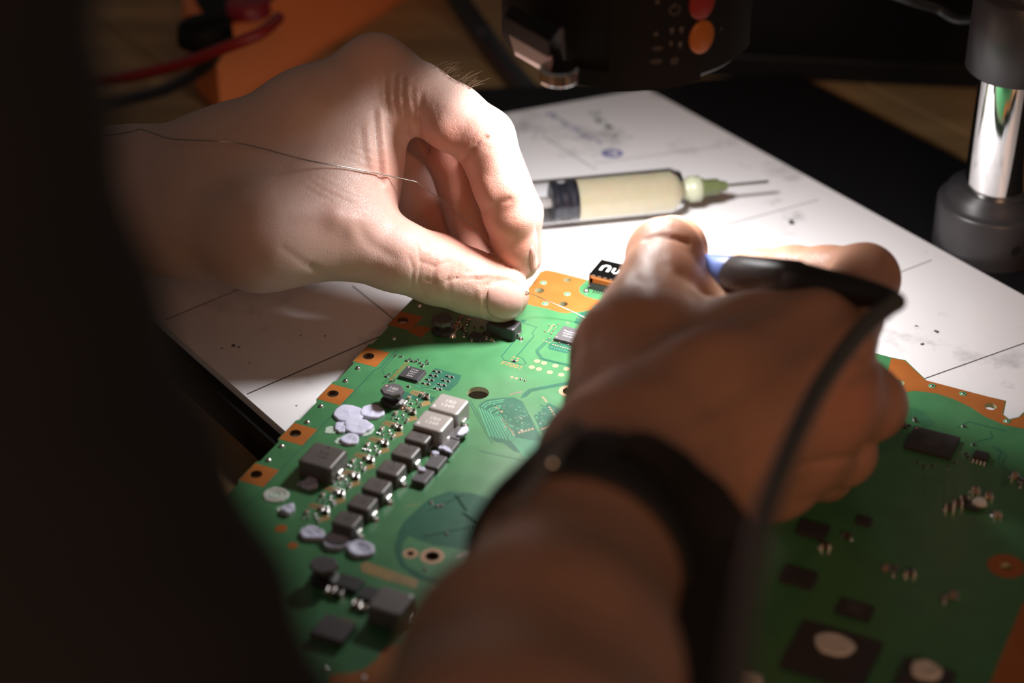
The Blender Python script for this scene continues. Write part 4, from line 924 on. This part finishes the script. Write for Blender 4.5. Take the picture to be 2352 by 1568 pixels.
# ---------------- right hand holding the iron
wr = (1405, 1085, 60)
palmR = seg((1090, 2250, 108, 31), (1150, 1900, 96, 29), (1238, 1568, 82, 26), (1334, 1290, 68, 20.6), (1432, 1082, 60, 18.8)) + \
    seg((1432, 1082, 60, 18.8), (1640, 930, 60, 17), (1880, 800, 60, 12.5)) + seg((1445, 1090, 56, 18), (1660, 980, 54, 17), (1890, 920, 53, 12)) + \
    seg((1440, 1100, 50, 18), (1640, 1030, 45, 16), (1835, 1015, 40, 11.5)) + seg((1440, 1110, 44, 17), (1640, 1085, 36, 14), (1775, 1090, 29, 10.5)) + \
    seg((1450, 1040, 55, 16.5), (1448, 940, 52, 15), (1452, 820, 52, 14.5)) + seg((1500, 820, 50, 13), (1720, 806, 54, 12), (1860, 800, 57, 11)) + seg((1560, 750, 50, 8), (1760, 772, 54, 8.5), (1900, 765, 56, 9)) + seg((1555, 706, 46, 8), (1640, 722, 42, 7), (1740, 752, 46, 7.5)) + seg((1480, 900, 50, 15), (1700, 880, 54, 15))
thumbR = seg((1452, 820, 52, 14), (1478, 725, 53, 11.8), (1508, 650, 54, 10.3), (1527, 588, 54, 10.6), (1545, 575, 47, 9.6), (1550, 585, 36, 8.0))
indexR = seg((1880, 800, 60, 11.8), (1940, 720, 57, 10.2), (1985, 640, 50, 9.7), (1900, 634, 45, 8.4), (1820, 630, 41, 8.0), (1740, 632, 36, 7.4), (1660, 634, 31, 6.4))
midR = seg((1890, 920, 53, 11.8), (1985, 925, 42, 10.2), (2000, 930, 30, 9.6), (1930, 900, 20, 8.4), (1800, 850, 16, 7.5))
rinR = seg((1835, 1015, 40, 11.2), (1925, 1035, 29, 9.6), (1935, 1040, 19, 9), (1850, 1000, 10, 8), (1750, 950, 8, 7))
pinR = seg((1775, 1090, 29, 10.2), (1880, 1075, 19, 8.4), (1895, 1085, 12.5, 7.6), (1800, 1050, 8, 7), (1700, 1010, 8, 6))
stR = [([(1480, 552), (1510, 543), (1545, 545), (1580, 556)], 5, -.7, None), ([(1470, 600), (1500, 610)], 16, .3, None), ([(1460, 640), (1480, 655)], 16, -.8, None), ([(1560, 635), (1575, 650)], 14, -.7, None), ([(1470, 665), (1490, 672)], 12, -.6, None), ([(1540, 600), (1560, 640), (1600, 690)], 14, .6, None),
       ([(1600, 1000), (1750, 900), (1860, 830)], 22, .9, None), ([(1620, 1060), (1780, 990), (1860, 940)], 20, .8, None), ([(1640, 940), (1780, 870)], 22, -.6, None), ([(1975, 1048), (1900, 1060), (1840, 1070)], 7, -1.3, None), ([(2040, 830), (2000, 850), (1960, 870)], 14, -1.0, None)]
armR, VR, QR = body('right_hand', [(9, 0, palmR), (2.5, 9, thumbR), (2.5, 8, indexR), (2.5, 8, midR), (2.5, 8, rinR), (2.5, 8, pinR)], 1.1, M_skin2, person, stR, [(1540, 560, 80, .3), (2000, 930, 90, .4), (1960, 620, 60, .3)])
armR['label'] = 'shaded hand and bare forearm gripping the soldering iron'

# ------------------------------------------------------------------ wire, iron, wrist strap
wire = [(200, 316, 64), (270, 308, 69), (300, 303, 71.5), (322, 297, 74), (345, 303, 74), (380, 316, 74), (420, 321, 74.5), (480, 323, 75), (540, 328, 74), (600, 340, 71.5), (660, 357, 68.5), (720, 371, 66), (790, 383, 62), (860, 397, 57), (900, 405, 54), (945, 415, 51), (960, 420, 50), (1000, 449, 45), (1050, 489, 39), (1090, 524, 34), (1112, 551, 30.5), (1124, 568, 28), (1130, 580, 26), (1170, 640, 19), (1205, 667, 14), (1217, 673, 12.8), (1260, 692, 8.5), (1310, 713, 5), (1350, 733, 2.6), (1375, 746, 1.2)]
wp = []
for q in catmull([P(x, y, max(z - 4 * min(1, max(0, (z - 1) / 12)), .8)) for x, y, z in wire], 4):
    d = q - CAM; L_q = np.linalg.norm(d); d /= L_q; r = bvl.ray_cast(Vector(CAM), Vector(d)); xq = pix(q)[0]
    if r[0] is not None and (xq < 1125 or xq > 1205): L_q = min(L_q, r[3] - 1.1)
    wp.append(CAM + d * L_q)
for _ in range(3): wp = [wp[0]] + [wp[i] if not (0 < i < len(wp) - 1) else min(((wp[i - 1] + 2 * wp[i] + wp[i + 1]) / 4, wp[i]), key=lambda v: np.linalg.norm(v - CAM)) for i in range(1, len(wp))]
b = MB(); b.tube(wp, [.19 if pix(q)[0] < 1000 else .13 for q in wp], 8); c0 = P(*wire[-1]); c0[2] = 0; b.v = [tuple(np.array(v) - c0) for v in b.v]
tag(b.build('jumper_wire', M_wire, None, tuple(c0)), 'thin bare metal wire pinched by the lit hand over the board', 'wire')
ia, ib = P(1500, 610, 34), P(1835, 652, 66); iax = ib - ia; iL = np.linalg.norm(iax); iax /= iL
ir = empty('soldering_iron', tuple(ib)); tag(ir, 'slim soldering iron with blue collar and dark handle held by the shaded hand', 'soldering iron')
def in_ir(mb, name, m): mb.v = [tuple(np.array(q) - ib) for q in mb.v]; return mb.build(name, m, ir)
def il(t): return ia + iax * t
tb_ = 6.0 + min(np.arange(0, iL, .1), key=lambda t: abs(pix(il(t))[0] - 1606))
in_ir(MB().loft([circ(il(t), iax, r, 16) for t, r in ((-12, .3), (-8, .8), (0, 1.3), (tb_ - 8, 2.2), (tb_ - 4, 3.2))]), 'tip', M_sold)
in_ir(MB().loft([circ(il(t), iax, r, 28) for t, r in ((tb_ - 6, 4.6), (tb_ - 5, 5.2), (tb_ + 13.5, 5.7), (tb_ + 14, 5.5))]), 'blue_collar', M_blue)
in_ir(MB().loft([circ(il(t), iax, r, 28) for t, r in ((tb_ + 14, 5.5), (tb_ + 15, 6.0), (tb_ + 24, 6.1), (iL - 2, 6.3), (iL, 5.8))]), 'handle', M_irong)
bt = catmull([il(iL - 1), il(iL + 6), P(1925, 664, 71), P(2000, 676, 75), P(2058, 690, 78)], 6); n_ = len(bt)
in_ir(MB().tube(bt, [5.9 - 3.6 * (i / (n_ - 1)) ** 1.4 for i in range(n_)], 20), 'cable_boot', M_ironb)
cb_ = catmull([P(2050, 688, 77.5), P(2060, 694, 79), P(2040, 706, 81), P(1985, 752, 86), P(1925, 825, 92), P(1862, 925, 100), P(1800, 1060, 110), P(1752, 1190, 118), P(1722, 1330, 125), P(1700, 1500, 131), P(1688, 1700, 137), P(1680, 1900, 140)], 6)
in_ir(MB().tube(cb_, 2.35, 14), 'cable', M_cable)
# strap
st = empty('wrist_strap', tuple(P(1405, 1150, 50))); tag(st, 'black hook-and-loop wrist strap around the shaded wrist', 'wrist strap'); ST0 = P(1405, 1150, 50)
def in_st(mb, name, m): mb.v = [tuple(np.array(q) - ST0) for q in mb.v]; return mb.build(name, m, st)
SC = np.array([19.5, -181.0, 65.0]); sn = P(1432, 1082, 60) - P(1328, 1290, 68); sn /= np.linalg.norm(sn)
e1 = np.cross(sn, (0, 0, 1.0)); e1 /= np.linalg.norm(e1); e2 = np.cross(e1, sn)
bvr = BVHTree.FromPolygons([Vector(v) for v in VR], [tuple(q) for q in QR])
NS = 64
def srad(off):
    rr_ = []
    for k in range(NS):
        t = 2 * math.pi * k / NS; d = math.cos(t) * e1 + math.sin(t) * e2; h = bvr.ray_cast(Vector(SC + sn * off + d * 70), Vector(-d))
        rr_.append(70 - h[3] if h[0] is not None else 24.0)
    for _ in range(2): rr_ = [(rr_[k - 1] + 2 * rr_[k] + rr_[(k + 1) % NS]) / 4 for k in range(NS)]
    return rr_
prof = [(-19, .5), (-18.6, 1.8), (-18, 2.2), (-9, 2.0), (0, 2.2), (9, 2.4), (9.6, 1.9), (10, .5)]
rads = {o: srad(o) for o, _ in prof}
rings = [[SC + sn * o + (rads[o][k] + h) * (math.cos(2 * math.pi * k / NS) * e1 + math.sin(2 * math.pi * k / NS) * e2) for k in range(NS)] for o, h in prof]
b = MB(); b.loft([[tuple(p) for p in r] for r in rings], caps=False); in_st(b, 'band', M_strap)
def slab(pts, wvec, thick, name, m, jit=0.0):
    g = random.Random(5); b = MB(); rg = []; pts = catmull(pts, 5)
    for i, p in enumerate(pts):
        t = pts[min(i + 1, len(pts) - 1)] - pts[max(i - 1, 0)]; t = t / np.linalg.norm(t); wv = np.array(wvec, float); wv = wv - t * (wv @ t); wv /= np.linalg.norm(wv); nv = np.cross(t, wv); W2 = np.linalg.norm(wvec) / 2
        j = lambda: 1 + g.uniform(-jit, jit)
        rg.append([tuple(p + wv * a * j() + nv * c) for a, c in ((-W2, -thick / 2), (-W2 * .5, -thick / 2), (W2 * .5, -thick / 2), (W2, -thick / 2), (W2, thick / 2), (W2 * .5, thick / 2), (-W2 * .5, thick / 2), (-W2, thick / 2))])
    b.loft(rg, smooth=False); return in_st(b, name, m)
slab([P(1160, 1214, 86), P(1205, 1148, 89), P(1262, 1066, 89), P(1314, 1004, 86)], (3.5, 2, 7.0), 3.0, 'loop_pile_tail', M_velc, .06)
slab([P(1400, 1052, 84), P(1470, 1062, 85), P(1545, 1108, 83), P(1612, 1172, 79), P(1655, 1250, 75), P(1655, 1345, 73), P(1636, 1460, 74), P(1624, 1600, 77), P(1615, 1850, 82)], (13, -7, 4), 2.2, 'hanging_tail', M_strap, .02)
in_st(MB().lathe([(2.2, 0), (2.0, 1.2), (.6, 1.8)], tuple(P(1268, 1062, 92)), (-.3, -.5, .8), 16), 'snap_stud', M_needle)
# fuzz on the loop pile
b = MB(); g = random.Random(11)
for i in range(420):
    t = g.random(); q = P(1150 + 165 * t, 1225 - 225 * t, 87 + 1 * t) + np.array([g.uniform(-2.2, 2.2), g.uniform(-1.6, 1.6), g.uniform(2, 4.2)]); dv = np.array([g.uniform(-1, 1), g.uniform(-1, 1), g.uniform(-.2, 1)]) * .9
    b.tube([q - dv, q + np.array([g.uniform(-.3, .3)] * 3), q + dv], .09, 3)
tag(in_st(b, 'loop_fibres', M_velc), kind='stuff')

# ------------------------------------------------------------------ the black sleeve close to the camera
edge = [(150, -1500), (185, -1050), (198, -640), (205, -260), (215, -60), (228, 120), (262, 330), (322, 560), (395, 780), (480, 960), (575, 1150), (660, 1330), (742, 1530), (830, 1760), (900, 2000), (960, 2300)]
b = MB(); fw = np.array([0, CP, -SP]); rt = np.array([1.0, 0, 0]); rings = []
for i, q in enumerate(catmull([np.array([x, y, 0.0]) for x, y in edge], 4)):
    p = PD(q[0], q[1], 292.0); Rx, Rf = 62.0, 46.0; c = p - rt * Rx
    rings.append([tuple(c + rt * Rx * math.cos(t) + fw * Rf * math.sin(t) * (1 + .02 * math.sin(3 * t + i * .7)) + rt * .8 * math.sin(i * .9 + 2 * t)) for t in np.linspace(0, 2 * math.pi, 49)[:-1]])
b.loft(rings); o = b.build('black_sleeve', M_shirt, person); o['label'] = 'black sleeve close to the camera, out of focus'
